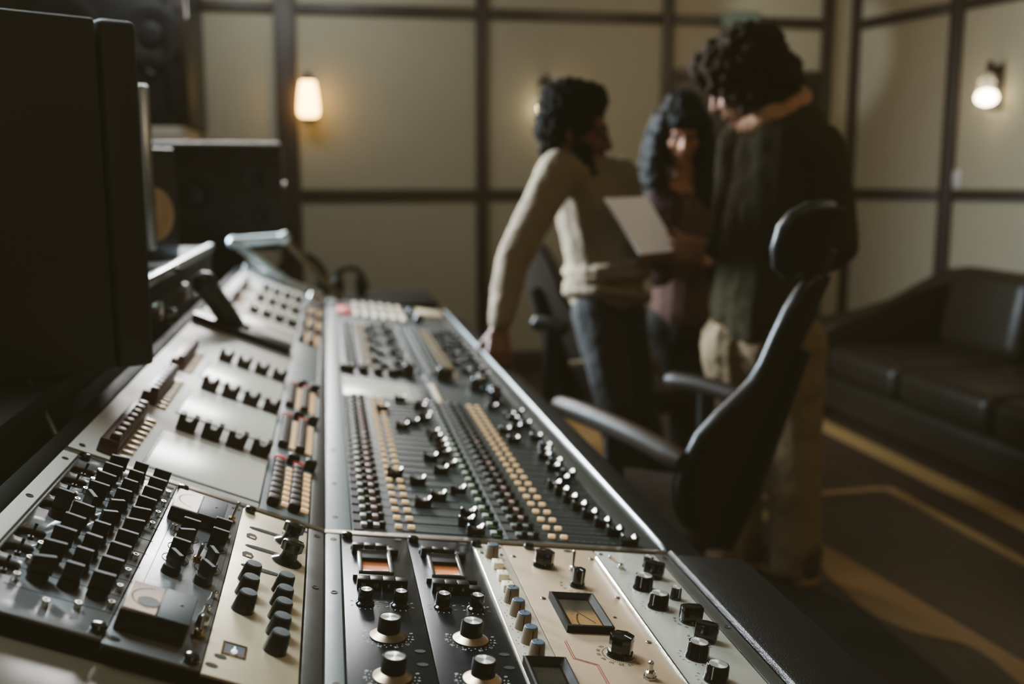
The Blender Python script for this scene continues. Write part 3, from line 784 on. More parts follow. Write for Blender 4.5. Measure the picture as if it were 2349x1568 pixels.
U = Unit('compressor', 'grey compressor with two boxy black meters and eight black fin knobs', 'audio rack unit', FLm, -198, -112, 10, 458, m_racksteel)
def box_meter(U, u, t, su, st, h, dialm, lab):
    bm = new(); box(bm, (0, 0, h/2), (su, st, h), 0.0015); o = U.put('meter', bm, m_black, u, t)
    o['label'] = lab
    bm = new(); box(bm, (-su*0.24, 0, h+0.0004), (su*0.46, st*0.9, 0.0012)); U.put('dial', bm, dialm, 0, 0, parent=o)
    bm = new(); box(bm, (su*0.255, 0, h+0.0005), (su*0.47, st*0.97, 0.0016), 0.0004); U.put('cover', bm, m_capgrey, 0, 0, parent=o)
    bm = new()
    for k in range(24):
        a = R(-75+k*150/23)
        box(bm, (0, 0, h+0.0012), (0.0008, 0.0016, 0.0003), M=T(-su*0.06-0.36*su*math.cos(a), 0.42*st*math.sin(a)*0.8, 0) @ RZ(a+PI/2))
    U.put('scale', bm, m_ink, 0, 0, parent=o)
    bm = new(); lathe(bm, [(0.0016, h+0.001), (0.0016, h+0.0018), (0, h+0.002)], 12, T(su*0.3, 0.004, 0)); U.put('adjuster', bm, m_black, 0, 0, parent=o)
    return o
m_dial_white = dial_mat('glare_meter_dial', (232, 220, 200), (224, 212, 194), 1, 0.03, -0.03, 0.85)  # glow painted in for the bright reflection on this meter window
m_dial_rose = dial_mat('pale_meter_dial', (150, 130, 132), (190, 164, 142), 1, 0.03, 0.0, 0.22)
box_meter(U, -163, 97, 0.062, 0.070, 0.016, m_dial_white, 'boxy black meter with bright dial')
o = box_meter(U, -164, 398, 0.062, 0.064, 0.021, m_dial_rose, 'boxy black meter with rose dial')
bm = new(); lathe(bm, [(0.010, 0.0224), (0.010, 0.0227), (0, 0.0227)], 24, T(-0.010, -0.008, 0)); U.put('dial_spot', bm, m_capgrey, 0, 0, parent=o)
for u, t, rz in [(-165, 172, 0), (-166, 206, 0.6), (-167, 240, -0.05), (-167, 277, -0.9), (-131, 140, 0), (-131, 176, -0.03), (-132, 240, -1.1), (-133, 280, -0.85)]:
    fin(U, u, t, rz, 0.019, 0.023)
toggle(U, -122, 76, (0.05, 0.1, 1), 0.024, m_gold); toggle(U, -146, 228, (0.05, 0.05, 1), 0.018, m_gold)
toggle(U, -122, 400, (-0.1, 0.5, 1), 0.018, m_gold, 1.2)
bm = new(); lathe(bm, [(0.0062, 0), (0.006, 0.008), (0.004, 0.011), (0, 0.011)], 16); U.put('jewel_lamp', bm, m_chrome, -122, 372)
for u, t in [(-182, 160), (-180, 358), (-121, 136), (-121, 342), (-118, 306)]: U.put('nut', me_nut, None, u, t)
thumbs(U, [(-191, 20), (-122, 448)]); ovals(U, [(-120, 24), (-190, 446)])
bm = new()
for u in (-187, -117): box(bm, ((u+155)/1000, 0, 0), (0.0005, 0.20, 0.0003))
for (u, t) in [(-165, 172), (-166, 206), (-167, 240), (-131, 176), (-132, 240)]:
    lathe(bm, [(0.0145, 0), (0.0145, 0.0003), (0.0140, 0.0003), (0.0140, 0)], 28, T((u+155)/1000, -(t-234)/1000, 0), close=False)
U.put('printed_lines', bm, m_ink, -155, 234, 0.15)

U = Unit('compressor', 'champagne compressor with two stacked black rotary knobs and eight round black knobs', 'audio rack unit', FLm, -111, -24, 12, 462, m_champ)
def ell(a, b, n=28): return [(a*math.copysign(abs(math.cos(2*PI*k/n))**0.75, math.cos(2*PI*k/n)), b*math.sin(2*PI*k/n)) for k in range(n)]
for t in (74, 137, 199):
    bm = new(); prism(bm, ell(0.0235, 0.0052), 0, 0.0006); o = U.put('thumbwheel_slot', bm, m_hole, -75, t, 0, 0.03)
    bm = new()
    for r_ in range(3):
        for k in range(26): box(bm, (-0.0205+k*0.00163, -0.0022+r_*0.0022, 0.0007), (0.0008, 0.0012, 0.0006))
    U.put('knurling', bm, m_capgrey, 0, 0, parent=o)
for t in (104, 166):
    bm = new(); prism(bm, [(-0.006, -0.007), (0.005, -0.009), (0.007, 0.0), (0.004, 0.008), (-0.003, 0.009), (-0.007, 0.003)], 0, 0.0005); o = U.put('window', bm, m_brown, -93, t)
    bm = new(); box(bm, (0.001, -0.004, 0.0006), (0.006, 0.005, 0.0005)); U.put('window_card', bm, m_champ, 0, 0, parent=o)
for t in (86, 150):
    bm = new(); lathe(bm, [(0.0185, 0), (0.0185, 0.0012), (0.011, 0.005), (0.0095, 0.012), (0.0095, 0.017)], 36); o = U.put('rotary_knob', bm, m_gloss, -47, t)
    bm = new()
    pts = []
    for k in range(48):
        a = 2*PI*k/48; rad = 0.0125*(1+0.07*math.cos(6*a)); pts.append((rad*math.cos(a), rad*math.sin(a)))
    prism(bm, pts, 0.015, 0.026, None, 0.002); U.put('grip', bm, m_gloss, 0, 0, parent=o)
def cone_knob(U, u, t):
    bm = new(); lathe(bm, [(0.0118, 0), (0.0115, 0.002), (0.0092, 0.0185), (0.0088, 0.0195)], 32); o = U.put('round_knob', bm, m_black, u, t)
    bm = new(); lathe(bm, [(0.0089, 0.0193), (0.0082, 0.0208), (0, 0.0212)], 32); U.put('knob_cap', bm, m_capgrey, 0, 0, parent=o)
for t in (238, 275, 315): cone_knob(U, -87, t)
for t in (240, 276, 310, 346, 383): cone_knob(U, -49.5, t)
bm = new()
a, b = 0.0095, 0.0105
for c_, s_ in [((0, b+0.001, 0.0005), (2*a+0.004, 0.002, 0.001)), ((0, -b-0.001, 0.0005), (2*a+0.004, 0.002, 0.001)), ((a+0.001, 0, 0.0005), (0.002, 2*b, 0.001)), ((-a-0.001, 0, 0.0005), (0.002, 2*b, 0.001))]: box(bm, c_, s_)
o = U.put('pilot_window', bm, m_gold, -87, 405)
bm = new(); box(bm, (0, 0, 0.0003), (2*a, 2*b, 0.0005)); U.put('window_back', bm, m_capgrey, 0, 0, parent=o)
bm = new(); ball(bm, (0.0, -0.006, 0.002), (0.003, 0.003, 0.002), 12); rod(bm, (0, -0.006, 0.0015), (0, 0.004, 0.0012), 0.0008); U.put('bulb', bm, m_lampw, 0, 0, parent=o)
thumbs(U, [(-102, 20)]); ovals(U, [(-30, 28), (-104, 444), (-98, 424), (-32, 452)])
bm = new(); box(bm, (0, 0, 0), (0.018, 0.006, 0.0012)); U.put('tag_plate', bm, m_black, -48, 60, 0.5)

# ================================================================== THE ROOM
WY = 6.70
def wx(px): return at(px, 447, WY).x
struct('floor', (lambda bm: (box(bm, (0.8, 2.9, -0.05), (8.4, 7.8, 0.1)), bm)[1])(new()), m_floor)
struct('ceiling', (lambda bm: (box(bm, (0.8, 2.9, 3.05), (8.4, 7.8, 0.1)), bm)[1])(new()), m_ceil)
struct('wall_back', (lambda bm: (box(bm, (0.6, WY+0.06, 1.5), (7.4, 0.12, 3.0)), bm)[1])(new()), m_fabric)
struct('wall_left', (lambda bm: (box(bm, (-2.96, 5.3, 1.5), (0.12, 2.8, 3.0)), bm)[1])(new()), m_fabric)
RC = Vector((wx(1948), WY, 0)); RDIR = Vector((0.26, -0.966, 0)).normalized(); RN = Vector((-0.966, -0.26, 0)).normalized()
RWm = frame(RC, RDIR, -RN, (0, 0, 1))          # x along the right wall, y into the wall, z up
struct('wall_right', (lambda bm: (box(bm, (3.3, 0.06, 1.5), (6.8, 0.12, 3.0)), bm)[1])(new()), m_fabric, RWm)
n_tr = [0]
def trim(x0, x1, z0, z1, d=0.035, M=None, y=WY):
    n_tr[0] += 1
    bm = new()
    if M is None: box(bm, ((x0+x1)/2, y-d/2, (z0+z1)/2), (x1-x0, d, z1-z0), 0.004)
    else: box(bm, ((x0+x1)/2, -d/2, (z0+z1)/2), (x1-x0, d, z1-z0), 0.004)
    return struct('trim_%d' % n_tr[0], bm, m_batten, M)
def rwx(px, py=447):                           # where a pixel column meets the right wall
    d = ray(px, py); k = (RC-CAM).dot(RN)/d.dot(RN); return (CAM+d*k-RC).dot(RDIR)
def rwz(px, py):
    d = ray(px, py); k = (RC-CAM).dot(RN)/d.dot(RN); return (CAM+d*k).z
ZM0, ZM1, ZT0, ZT1 = 1.18, 1.245, 2.345, 2.41
for a, b in ((642, 690), (1094, 1118), (1510, 1534), (1866, 1890), (1932, 1952)): trim(wx(a), wx(b), 0, 3.0)
for a, b in ((692, 1092), (1120, 1508)):
    trim(wx(a), wx(b), ZM0, ZM1, 0.03)
for a, b in ((440, 640), (692, 1092), (1120, 1508), (1536, 1864)): trim(wx(a), wx(b), ZT0, ZT1, 0.03)
p0, p1 = rwx(2160), rwx(2186)
trim(0.0, 0.035, 0, 3.0, 0.03, RWm); trim(p0, p1, 0, 3.0, 0.035, RWm)
trim(0.05, p0-0.005, ZM0, ZM1, 0.03, RWm); trim(p1+0.005, 6.5, ZM0, ZM1, 0.03, RWm)
trim(0.05, p0-0.005, ZT0, ZT1, 0.03, RWm); trim(p1+0.005, 6.5, ZT0, ZT1, 0.03, RWm)
trim(p1+1.2, p1+1.27, 0, ZM0-0.005, 0.035, RWm)
struct('baseboard_back', (lambda bm: (box(bm, ((wx(692)+wx(1508))/2, WY-0.045, 0.07), (wx(1508)-wx(692)-0.06, 0.02, 0.14), 0.004), bm)[1])(new()), m_batten)
# door with its frame
dx0, dx1 = wx(1538), wx(1862)
bm = new(); box(bm, ((dx0+dx1)/2, WY-0.025, 0.99), (dx1-dx0-0.012, 0.04, 1.98), 0.004); dr = struct('door_1', bm, m_door)
bm = new(); box(bm, ((dx0+dx1)/2, WY-0.03, 2.02), (dx1-dx0-0.012, 0.05, 0.07), 0.004); n_tr[0] += 1; struct('trim_%d' % n_tr[0], bm, m_batten)
bm = new(); rod(bm, (dx0+0.08, WY-0.05, 1.0), (dx0+0.08, WY-0.09, 1.0), 0.01); rod(bm, (dx0+0.08, WY-0.085, 1.0), (dx0+0.19, WY-0.085, 1.0), 0.009); struct('door_handle', bm, m_steel, None, dr)
# glass partition edge at the left of the post: aluminium window frame
bm = new()
for px in (441, 466): box(bm, (wx(px), WY-0.05, 1.6), (0.024, 0.06, 2.0), 0.004)
box(bm, ((wx(441)+wx(466))/2, WY-0.05, 0.61), (0.09, 0.06, 0.03), 0.003)
wn = struct('window_1', bm, m_alu)
bm = new(); box(bm, ((wx(441)+wx(466))/2, WY-0.04, 1.6), (0.05, 0.008, 1.95)); struct('window_pane', bm, m_screen, None, wn)

# floor: inlaid strips, tan laminate field with a curved edge, dark carpet in front
def flat(name, pts, z, m):
    bm = new(); prism(bm, [(p[0], p[1]) for p in pts], 0.0002, z); return struct(name, bm, m)
n_in = [20]
def inlay(pts, m, z): n_tr[0] += 1; return flat('trim_%d' % n_tr[0], pts, z, m)
inlay([(2.52, 0.5), (2.64, 0.5), (2.64, 5.25), (2.52, 5.25)], m_inlay, 0.003)
inlay([(2.285, 0.5), (2.335, 0.5), (2.335, 3.745), (2.285, 3.745)], m_inlay, 0.003)
inlay([(1.2, 3.655), (2.283, 3.705), (2.283, 3.755), (1.2, 3.705)], m_inlay, 0.003)
cv = curvepts([(1.70, 3.24), (1.60, 2.93), (1.575, 2.64), (1.625, 2.46), (1.74, 2.33), (1.73, 2.12), (1.70, 1.7)], 6)
cv = [(p[0], p[1]) for p in [Vector((q[0], q[1], 0)) for q in [(c.x, c.y) for c in [Vector((v[0], v[1])) for v in cv]]]]
inlay([(1.84, 1.7), (1.815, 2.24), (1.745, 2.9), (1.675, 3.50), (1.69, 3.3)] + cv, m_tan, 0.004)
inlay([(1.60, 3.62), (1.66, 3.62), (1.71, 3.30), (1.66, 3.30)], m_inlay, 0.0045)
inlay([(1.26, 5.35), (1.50, 4.90), (1.72, 4.45), (1.56, 4.02), (1.30, 4.06), (1.18, 4.6), (1.16, 5.0)], m_tan, 0.003)  # lit part of the floor, its light painted as a tan patch
inlay([(0.62, 0.4), (1.55, 0.4), (1.56, 2.60), (1.50, 2.80), (1.2, 2.95), (0.62, 3.0)], m_carpet, 0.005)

# ================================================================== LAMPS, SIGN, SWITCH
def point(loc, e, col, r=0.04):
    ld = bpy.data.lights.new('bulb_light', 'POINT'); ld.energy = e; ld.color = col; ld.shadow_soft_size = r
    l = bpy.data.objects.new('bulb_light', ld); C.objects.link(l); l.location = loc; return l
WARM = (1.0, 0.72, 0.42)
def sconce(loc, outdir, label, e, glow=True):
    Z = Vector((0, 0, 1)); yv = Vector(outdir); xv = yv.cross(Z)
    t = thing('wall_sconce', label, 'wall lamp', frame(loc, xv, yv, Z), 'sconces on the panelled walls')
    bm = new(); box(bm, (0, 0.01, 0), (0.075, 0.02, 0.26), 0.006); obj('back_plate', bm, m_batten, t)
    bm = new(); rod(bm, (0, 0.02, 0.11), (0, 0.085, 0.11), 0.011); rod(bm, (0, 0.085, 0.075), (0, 0.085, 0.15), 0.022, 0.018); obj('arm', bm, m_brown, t)
    if glow:
        bm = new(); lathe(bm, [(0.046, 0.10), (0.058, 0.03), (0.066, -0.06), (0.064, -0.10), (0.05, -0.118), (0.0, -0.122)], 24, T(0, 0.095, 0)); obj('glass_shade', bm, m_frost, t)
    else:
        bm = new(); lathe(bm, [(0.035, 0.07), (0.08, -0.13)], 24, T(0, 0.095, 0), close=False); obj('glass_shade', bm, m_glass, t)
        bm = new(); ball(bm, (0, 0.095, -0.07), (0.042, 0.042, 0.048), 16); obj('bulb', bm, m_bulb, t)
    return t
s1 = at(707, 224, WY-0.13); sconce((s1.x, WY-0.036, s1.z), (0, -1, 0), 'glowing frosted wall sconce beside the dark wooden post', 9)
s2 = at(1256, 225, WY-0.1); sconce((s2.x, WY-0.001, s2.z), (0, -1, 0), 'wall sconce half hidden behind the bearded person\'s head', 3.0, False)
xr = rwx(2291, 200); zr = rwz(2291, 200)
p = RC + RDIR*xr; sconce((p.x+RN.x*0.002, p.y+RN.y*0.002, zr), RN, 'clear glass wall sconce with bright bulb on the right wall', 6, False)
ex = at(1700, 47, WY-0.06)
t = thing('exit_sign', 'small pale green sign mounted above the dark door', 'sign', T(ex.x, WY-0.031, 2.378))
bm = new(); box(bm, (0, -0.02, 0), (0.27, 0.04, 0.12), 0.006); obj('housing', bm, m_exit, t)
bm = new(); box(bm, (0, -0.041, 0), (0.25, 0.003, 0.10)); obj('face', bm, m_exit, t)
xs, zs = rwx(2183, 412), rwz(2183, 412)
t = thing('light_switch', 'small white switch plate beside the batten on the right wall', 'light switch', RWm @ T(xs+0.03, 0, zs))
bm = new(); box(bm, (0, -0.005, 0), (0.085, 0.01, 0.12), 0.003); obj('switch_plate', bm, m_switch, t)
bm = new(); box(bm, (0, -0.012, 0), (0.03, 0.008, 0.05), 0.002, RX(0.1)); obj('rocker', bm, m_switch, t)

# ================================================================== SHELF BEHIND THE CONSOLE, SPEAKERS, SCREEN
t = thing('equipment_shelf', 'dark equipment shelf with bright metal lip running along behind the console', 'shelf', T(-0.62, 2.5, 0))
def sbox(name, x0, x1, y0, y1, z0, z1, m, bev=0.006):
    bm = new(); box(bm, ((x0+x1)/2+0.62, (y0+y1)/2-2.5, (z0+z1)/2), (x1-x0, y1-y0, z1-z0), bev); return obj(name, bm, m, t)
sbox('shelf_top', -0.95, -0.385, 1.22, 2.08, 0.965, 1.0, m_matte)
sbox('shelf_front', -0.42, -0.39, 1.22, 2.08, 0.62, 0.963, m_matte)
sbox('shelf_top', -0.95, -0.385, 2.1, 3.45, 1.03, 1.075, m_matte)
sbox('shelf_front', -0.42, -0.39, 2.1, 3.45, 0.62, 1.028, m_matte)
sbox('metal_lip', -0.382, -0.362, 2.1, 3.3, 1.07, 1.092, m_alu, 0.004)
for y in (1.26, 2.4, 3.4): sbox('leg', -0.93, -0.87, y-0.03, y+0.03, 0.0, 0.963, m_matte)
for y in (1.26, 2.4, 3.4): sbox('leg', -0.45, -0.425, y-0.03, y+0.03, 0.0, 0.963, m_matte)
for y, z in ((2.3, 1.0), (2.5, 0.96), (2.72, 1.0), (2.95, 0.95)):
    bm = new(); lathe(bm, [(0.024, 0), (0.022, 0.02), (0, 0.022)], 16, T(-0.39+0.62, y-2.5, z) @ RY(PI/2)); obj('knob', bm, m_chrome, t)

bm = new(); rod(bm, at(66, 872, 1.50)-Vector((-0.62, 2.5, 0)), at(130, 1000, 1.36)-Vector((-0.62, 2.5, 0)), 0.004); obj('strut', bm, m_bronze, t)
# near-field loudspeaker filling the left of the view
V = Vector((-0.272, 1.60, 1.002)); e1 = Vector((0.86, 0.51, 0)).normalized(); e2 = Vector((-e1.y, e1.x, 0))
SM = frame(V, e1, e2, (0, 0, 1))
t = thing('loudspeaker', 'large black loudspeaker cabinet seen from its side at the left edge', 'loudspeaker', SM)
bm = new(); box(bm, (-0.245, 0.13, 0.257), (0.372, 0.262, 0.513), 0.005, None, 2); obj('cabinet', bm, m_cab, t)
bm = new(); box(bm, (-0.028, 0.13, 0.257), (0.056, 0.264, 0.514), 0.008, None, 3); bf = obj('baffle', bm, m_cab, t)
bm = new(); lathe(bm, [(0.09, 0), (0.085, 0.008), (0.03, -0.0), (0, 0.004)], 32, T(0.001, 0.13, 0.16) @ RY(PI/2)); obj('woofer', bm, m_conedark, t)
bm = new(); lathe(bm, [(0.045, 0), (0.04, 0.006), (0.015, 0.002), (0, 0.006)], 32, T(0.001, 0.13, 0.38) @ RY(PI/2)); obj('tweeter', bm, m_conedark, t)

# flat screen standing edge-on behind it
q = at(331, 190, 2.25)
SM = frame(Vector((q.x-0.07, 2.52, 1.0762)), Vector((0.98, 0.19, 0)).normalized(), Vector((-0.19, 0.98, 0)).normalized(), (0, 0, 1))
t = thing('computer_monitor', 'slim silver-edged flat monitor seen edge-on beside the large black loudspeaker', 'monitor', SM)
hgt = q.z-1.0762
bm = new(); box(bm, (0.012, 0.0, hgt/2+0.03), (0.026, 0.50, hgt-0.06), 0.006); obj('frame', bm, m_alu, t)
bm = new(); box(bm, (0.0262, 0.0, hgt/2+0.03), (0.003, 0.46, hgt-0.11)); obj('screen', bm, m_screen, t)
bm = new(); box(bm, (0, 0, 0.005), (0.16, 0.2, 0.01), 0.003); box(bm, (-0.012, 0, 0.06), (0.02, 0.06, 0.12), 0.003); obj('stand', bm, m_matte, t)

# small speaker with a beige cone behind the screen
q = at(352, 492, 2.82)
SM = frame(Vector((q.x, 2.82, 1.0752)), Vector((0.8, -0.6, 0)), Vector((0.6, 0.8, 0)), (0, 0, 1))
t = thing('loudspeaker', 'small black loudspeaker with a beige cone half hidden behind the slim monitor', 'loudspeaker', SM)
bm = new(); box(bm, (-0.12, 0.0, 0.15), (0.22, 0.20, 0.30), 0.006); obj('cabinet', bm, m_cab, t)
bm = new(); lathe(bm, [(0.072, 0), (0.072, 0.010), (0.066, 0.012), (0.03, -0.002), (0.022, 0.008), (0, 0.014)], 32, T(-0.009, 0, q.z-1.0752) @ RY(PI/2)); obj('cone', bm, m_cone, t)

# wide black loudspeaker lying on its side at the far end of the shelf
a, b = at(348, 330, 4.45), at(643, 333, 4.45); zb = at(520, 562, 4.45).z
wd = (b-a).length; cxm = (a.x+b.x)/2
SM = frame(Vector((cxm, 4.45, zb)), Vector((1, 0.02, 0)).normalized(), Vector((-0.02, 1, 0)).normalized(), (0, 0, 1))
t = thing('loudspeaker', 'wide black loudspeaker with a bright top edge on a column stand', 'loudspeaker', SM)
hh = a.z-zb
bm = new(); box(bm, (0, 0.17, hh/2), (wd, 0.34, hh), 0.004, None, 2); obj('cabinet', bm, m_cab, t)
bm = new(); box(bm, (0, 0.02, hh+0.004), (wd-0.004, 0.05, 0.012), 0.004); obj('lit_edge_strip', bm, m_keywhite, t)  # added pale strip, the lit top edge put into its colour
for x, z, r_ in ((-0.11, 0.50*hh, 0.125), (0.15, 0.66*hh, 0.05), (0.15, 0.3*hh, 0.06)):
    bm = new(); lathe(bm, [(r_, 0), (r_, 0.006), (r_*0.9, 0.008), (r_*0.4, -0.002), (r_*0.3, 0.004), (0, 0.008)], 32, T(x, 0.0, z) @ RX(PI/2)); obj('driver', bm, m_conedark, t)
for x in (-wd/2-0.008, wd/2+0.008):
    bm = new(); lathe(bm, [(0.012, -0.008), (0.012, 0.008)], 16, T(x, 0.012, 0.6*hh) @ RY(PI/2)); obj('side_bolt', bm, m_chrome, t)

st = thing('speaker_stand', 'black column stand under the wide black loudspeaker', 'speaker stand', T(cxm, 4.62, 0))
bm = new(); box(bm, (0, 0, zb-0.0135), (wd*0.9, 0.30, 0.025), 0.004); obj('top_plate', bm, m_matte, st)
bm = new(); box(bm, (0, 0, (zb-0.026)/2+0.015), (0.16, 0.14, zb-0.06), 0.006); obj('column', bm, m_matte, st)
bm = new(); box(bm, (0, 0, 0.0155), (0.4, 0.34, 0.03), 0.004); obj('base', bm, m_matte, st)
# main monitor loudspeaker high on the wall
a, b = at(96, 285, 5.9), at(440, 285, 5.9)
SM = frame(Vector(((a.x+b.x)/2, 5.9, a.z)), (1, 0, 0), (0, 1, 0), (0, 0, 1))
W_ = b.x-a.x
t = thing('main_loudspeaker', 'tall black main loudspeaker mounted high at the upper left', 'loudspeaker', SM)
bm = new(); box(bm, (0, 0.38, 0.53), (W_, 0.76, 1.06), 0.012); obj('cabinet', bm, m_conedark, t)
bm = new(); box(bm, (W_/2-0.02, -0.01, 0.53), (0.04, 0.03, 1.05), 0.004); obj('side_frame', bm, m_batten, t)
bm = new(); box(bm, (W_/2-0.105, -0.008, 0.53), (0.05, 0.012, 0.9), 0.004); obj('port_strip', bm, m_chairedge, t)
c1 = at(345, 80, 5.89); c2 = at(352, 150, 5.89); o_ = Vector(((a.x+b.x)/2, 5.9, a.z))
for c_, r_ in ((c1-o_, 0.17), (c2-o_, 0.05), (Vector((-0.25, 0, 0.5)), 0.19)):
    bm = new(); lathe(bm, [(r_, 0), (r_, 0.015), (r_*0.9, 0.02), (r_*0.4, -0.003), (r_*0.3, 0.015), (0, 0.02)], 36, T(c_.x, -0.001, c_.z) @ RX(PI/2)); obj('driver', bm, m_conedark if r_ > 0.1 else m_black, t)
bm = new(); box(bm, (W_/2-0.16, 0.3, -0.055), (0.26, 0.6, 0.10), 0.006); o = obj('shelf_bracket', bm, m_cream2, t)
bm = new(); box(bm, (-0.1, 0.72, -a.z/2-0.002), (0.2, 0.06, a.z-0.004), 0.004); obj('support', bm, m_batten, t)

# ---- black bar with a tubular lamp head lying across the upper slope
def kw(u, t_, w): return FLm @ Vector((u/1000, -t_/1000, w/1000))
t = thing('bar_lamp', 'black flat bar with a tubular lamp head across the upper console slope', 'lamp', FLm @ mm(-215, -1235, 0))
bm = new(); slab(bm, -130, 118, -42, 42, 1.3, 20, 0.004, (0, 0, 0)); obj('bar', bm, m_black, t, RZ(-0.02))
Mi = (FLm @ mm(-215, -1235, 0)).inverted()
pa, pb = Mi @ at(545, 760, 2.56), Mi @ at(470, 650, 2.45)
bm = new(); rod(bm, pa, pb, 0.028, 0.026, 20); hd = obj('lamp_head', bm, m_black, t)
dv = (pb-pa); sidev = Mi.to_3x3() @ Vector((0.55, -0.7, 0.5)).normalized()
bm = new(); rod(bm, pa+dv*0.30+sidev*0.024, pa+dv*0.97+sidev*0.024, 0.008, 0.008, 10); obj('highlight_strip', bm, m_capgrey, hd)  # grey strip stands in for the highlight along the tube
bm = new(); rod(bm, (0.0, 0, 0.018), pa+dv*0.08, 0.016, 0.016, 12); obj('stem', bm, m_black, t)
bm = new(); ball(bm, pb, (0.03, 0.03, 0.03), 14); obj('end_cap', bm, m_chairedge, t)

# ---- far end: side table, bent metal stand, two headphones
t = thing('side_table', 'dark side table past the far end of the console', 'table', T(0.14, 4.55, 0))
bm = new(); box(bm, (0, 0, 0.755), (0.64, 0.5, 0.03), 0.004); obj('table_top', bm, m_matte, t)
for sx in (-1, 1):
    for sy in (-1, 1):
        bm = new(); box(bm, (sx*0.28, sy*0.21, 0.37), (0.04, 0.04, 0.74)); obj('leg', bm, m_matte, t)
YS = 3.98
lf = FLm @ Vector((-0.150, 2.685, 0.001)); rf = FRm @ Vector((0.060, 2.70, 0.012))
g = lambda v: v-lf
tl, tr = at(536, 555, YS), at(652, 546, YS)
t = thing('metal_stand', 'bent tubular metal stand rising at the far end of the console', 'stand', T(*lf))
bm = new(); tube(bm, [g(tl), g((tl+tr)/2), g(tr)], 0.020, 12); ball(bm, g(tr), 0.026, 12); ball(bm, g(tl), 0.024, 12); obj('top_bar', bm, m_rail, t)
bm = new(); tube(bm, [g(tr), g(rf)], 0.016, 10); obj('leg', bm, m_bronze, t)
bm = new(); tube(bm, [g(tl), g(lf)+Vector((0, 0, 0.012))], 0.016, 10); obj('leg', bm, m_rail, t)
def headphones(px, py, Y, r, label, tilt):
    c = at(px, py, Y); z0 = 0.7705
    t = thing('headphones', label, 'headphones', T(c.x, c.y, z0) @ RZ(tilt))
    bm = new(); tube(bm, [(r*math.cos(a), 0, 0.03+r*1.35*math.sin(a)) for a in [PI*k/16 for k in range(17)]], 0.013, 10); obj('headband', bm, m_black, t)
    for s_ in (-1, 1):
        bm = new(); lathe(bm, [(0.03, 0), (0.046, 0.006), (0.046, 0.026), (0.03, 0.034)], 24, T(s_*r*0.98, 0, 0.0475) @ RY(-s_*PI/2)); cup = obj('ear_cup', bm, m_black, t)
        bm = new(); lathe(bm, [(0.044, 0.030), (0.044, 0.042), (0.025, 0.044)], 24, T(s_*r*0.98, 0, 0.0475) @ RY(-s_*PI/2)); obj('ear_pad', bm, m_leather, cup)
    return t
headphones(690, 650, 4.52, 0.125, 'black headphones standing behind the bent metal stand', 0.3)
headphones(802, 650, 4.60, 0.075, 'black headphones nearest the wooden post, at the table edge', 0.1)

# ================================================================== SOFA
t = thing('sofa', 'dark leather sofa against the right wall', 'sofa', T(2.66, 5.05, 0))
def soft(name, c, s, bev, m=m_sofa, M=None):
    bm = new(); box(bm, c, s, bev, M, 5); return obj(name, bm, m, t, None, 60)
soft('base', (0.50, -1.0, 0.14), (0.96, 2.30, 0.20), 0.05)
for k in range(3): soft('seat_cushion', (0.40, -0.40-0.7*k, 0.325), (0.80, 0.69, 0.17), 0.06)
for k in range(3): soft('back_cushion', (0.80, -0.40-0.7*k, 0.60), (0.26, 0.68, 0.46), 0.09, m_sofa, T(0.80, 0, 0.6) @ RY(0.16) @ T(-0.80, 0, -0.6))
soft('back_frame', (0.97, -1.0, 0.42), (0.14, 2.36, 0.72), 0.05)
for y in (0.10, -2.25):
    bm = new()
    pts = [(-0.02, 0.05), (-0.06, 0.30), (-0.03, 0.47), (0.10, 0.53), (0.30, 0.56), (0.52, 0.62), (0.72, 0.72), (0.86, 0.79), (1.02, 0.80), (1.04, 0.05)]
    prism(bm, pts, -0.10, 0.10, T(0, y, 0) @ RX(PI/2), 0.04); obj('arm', bm, m_sofa, t, None, 60)
for x in (0.06, 0.95):
    for y in (0.06, -2.2):
        bm = new(); lathe(bm, [(0.025, 0), (0.032, 0.05)], 12, T(x, y, 0)); obj('foot', bm, m_batten, t)

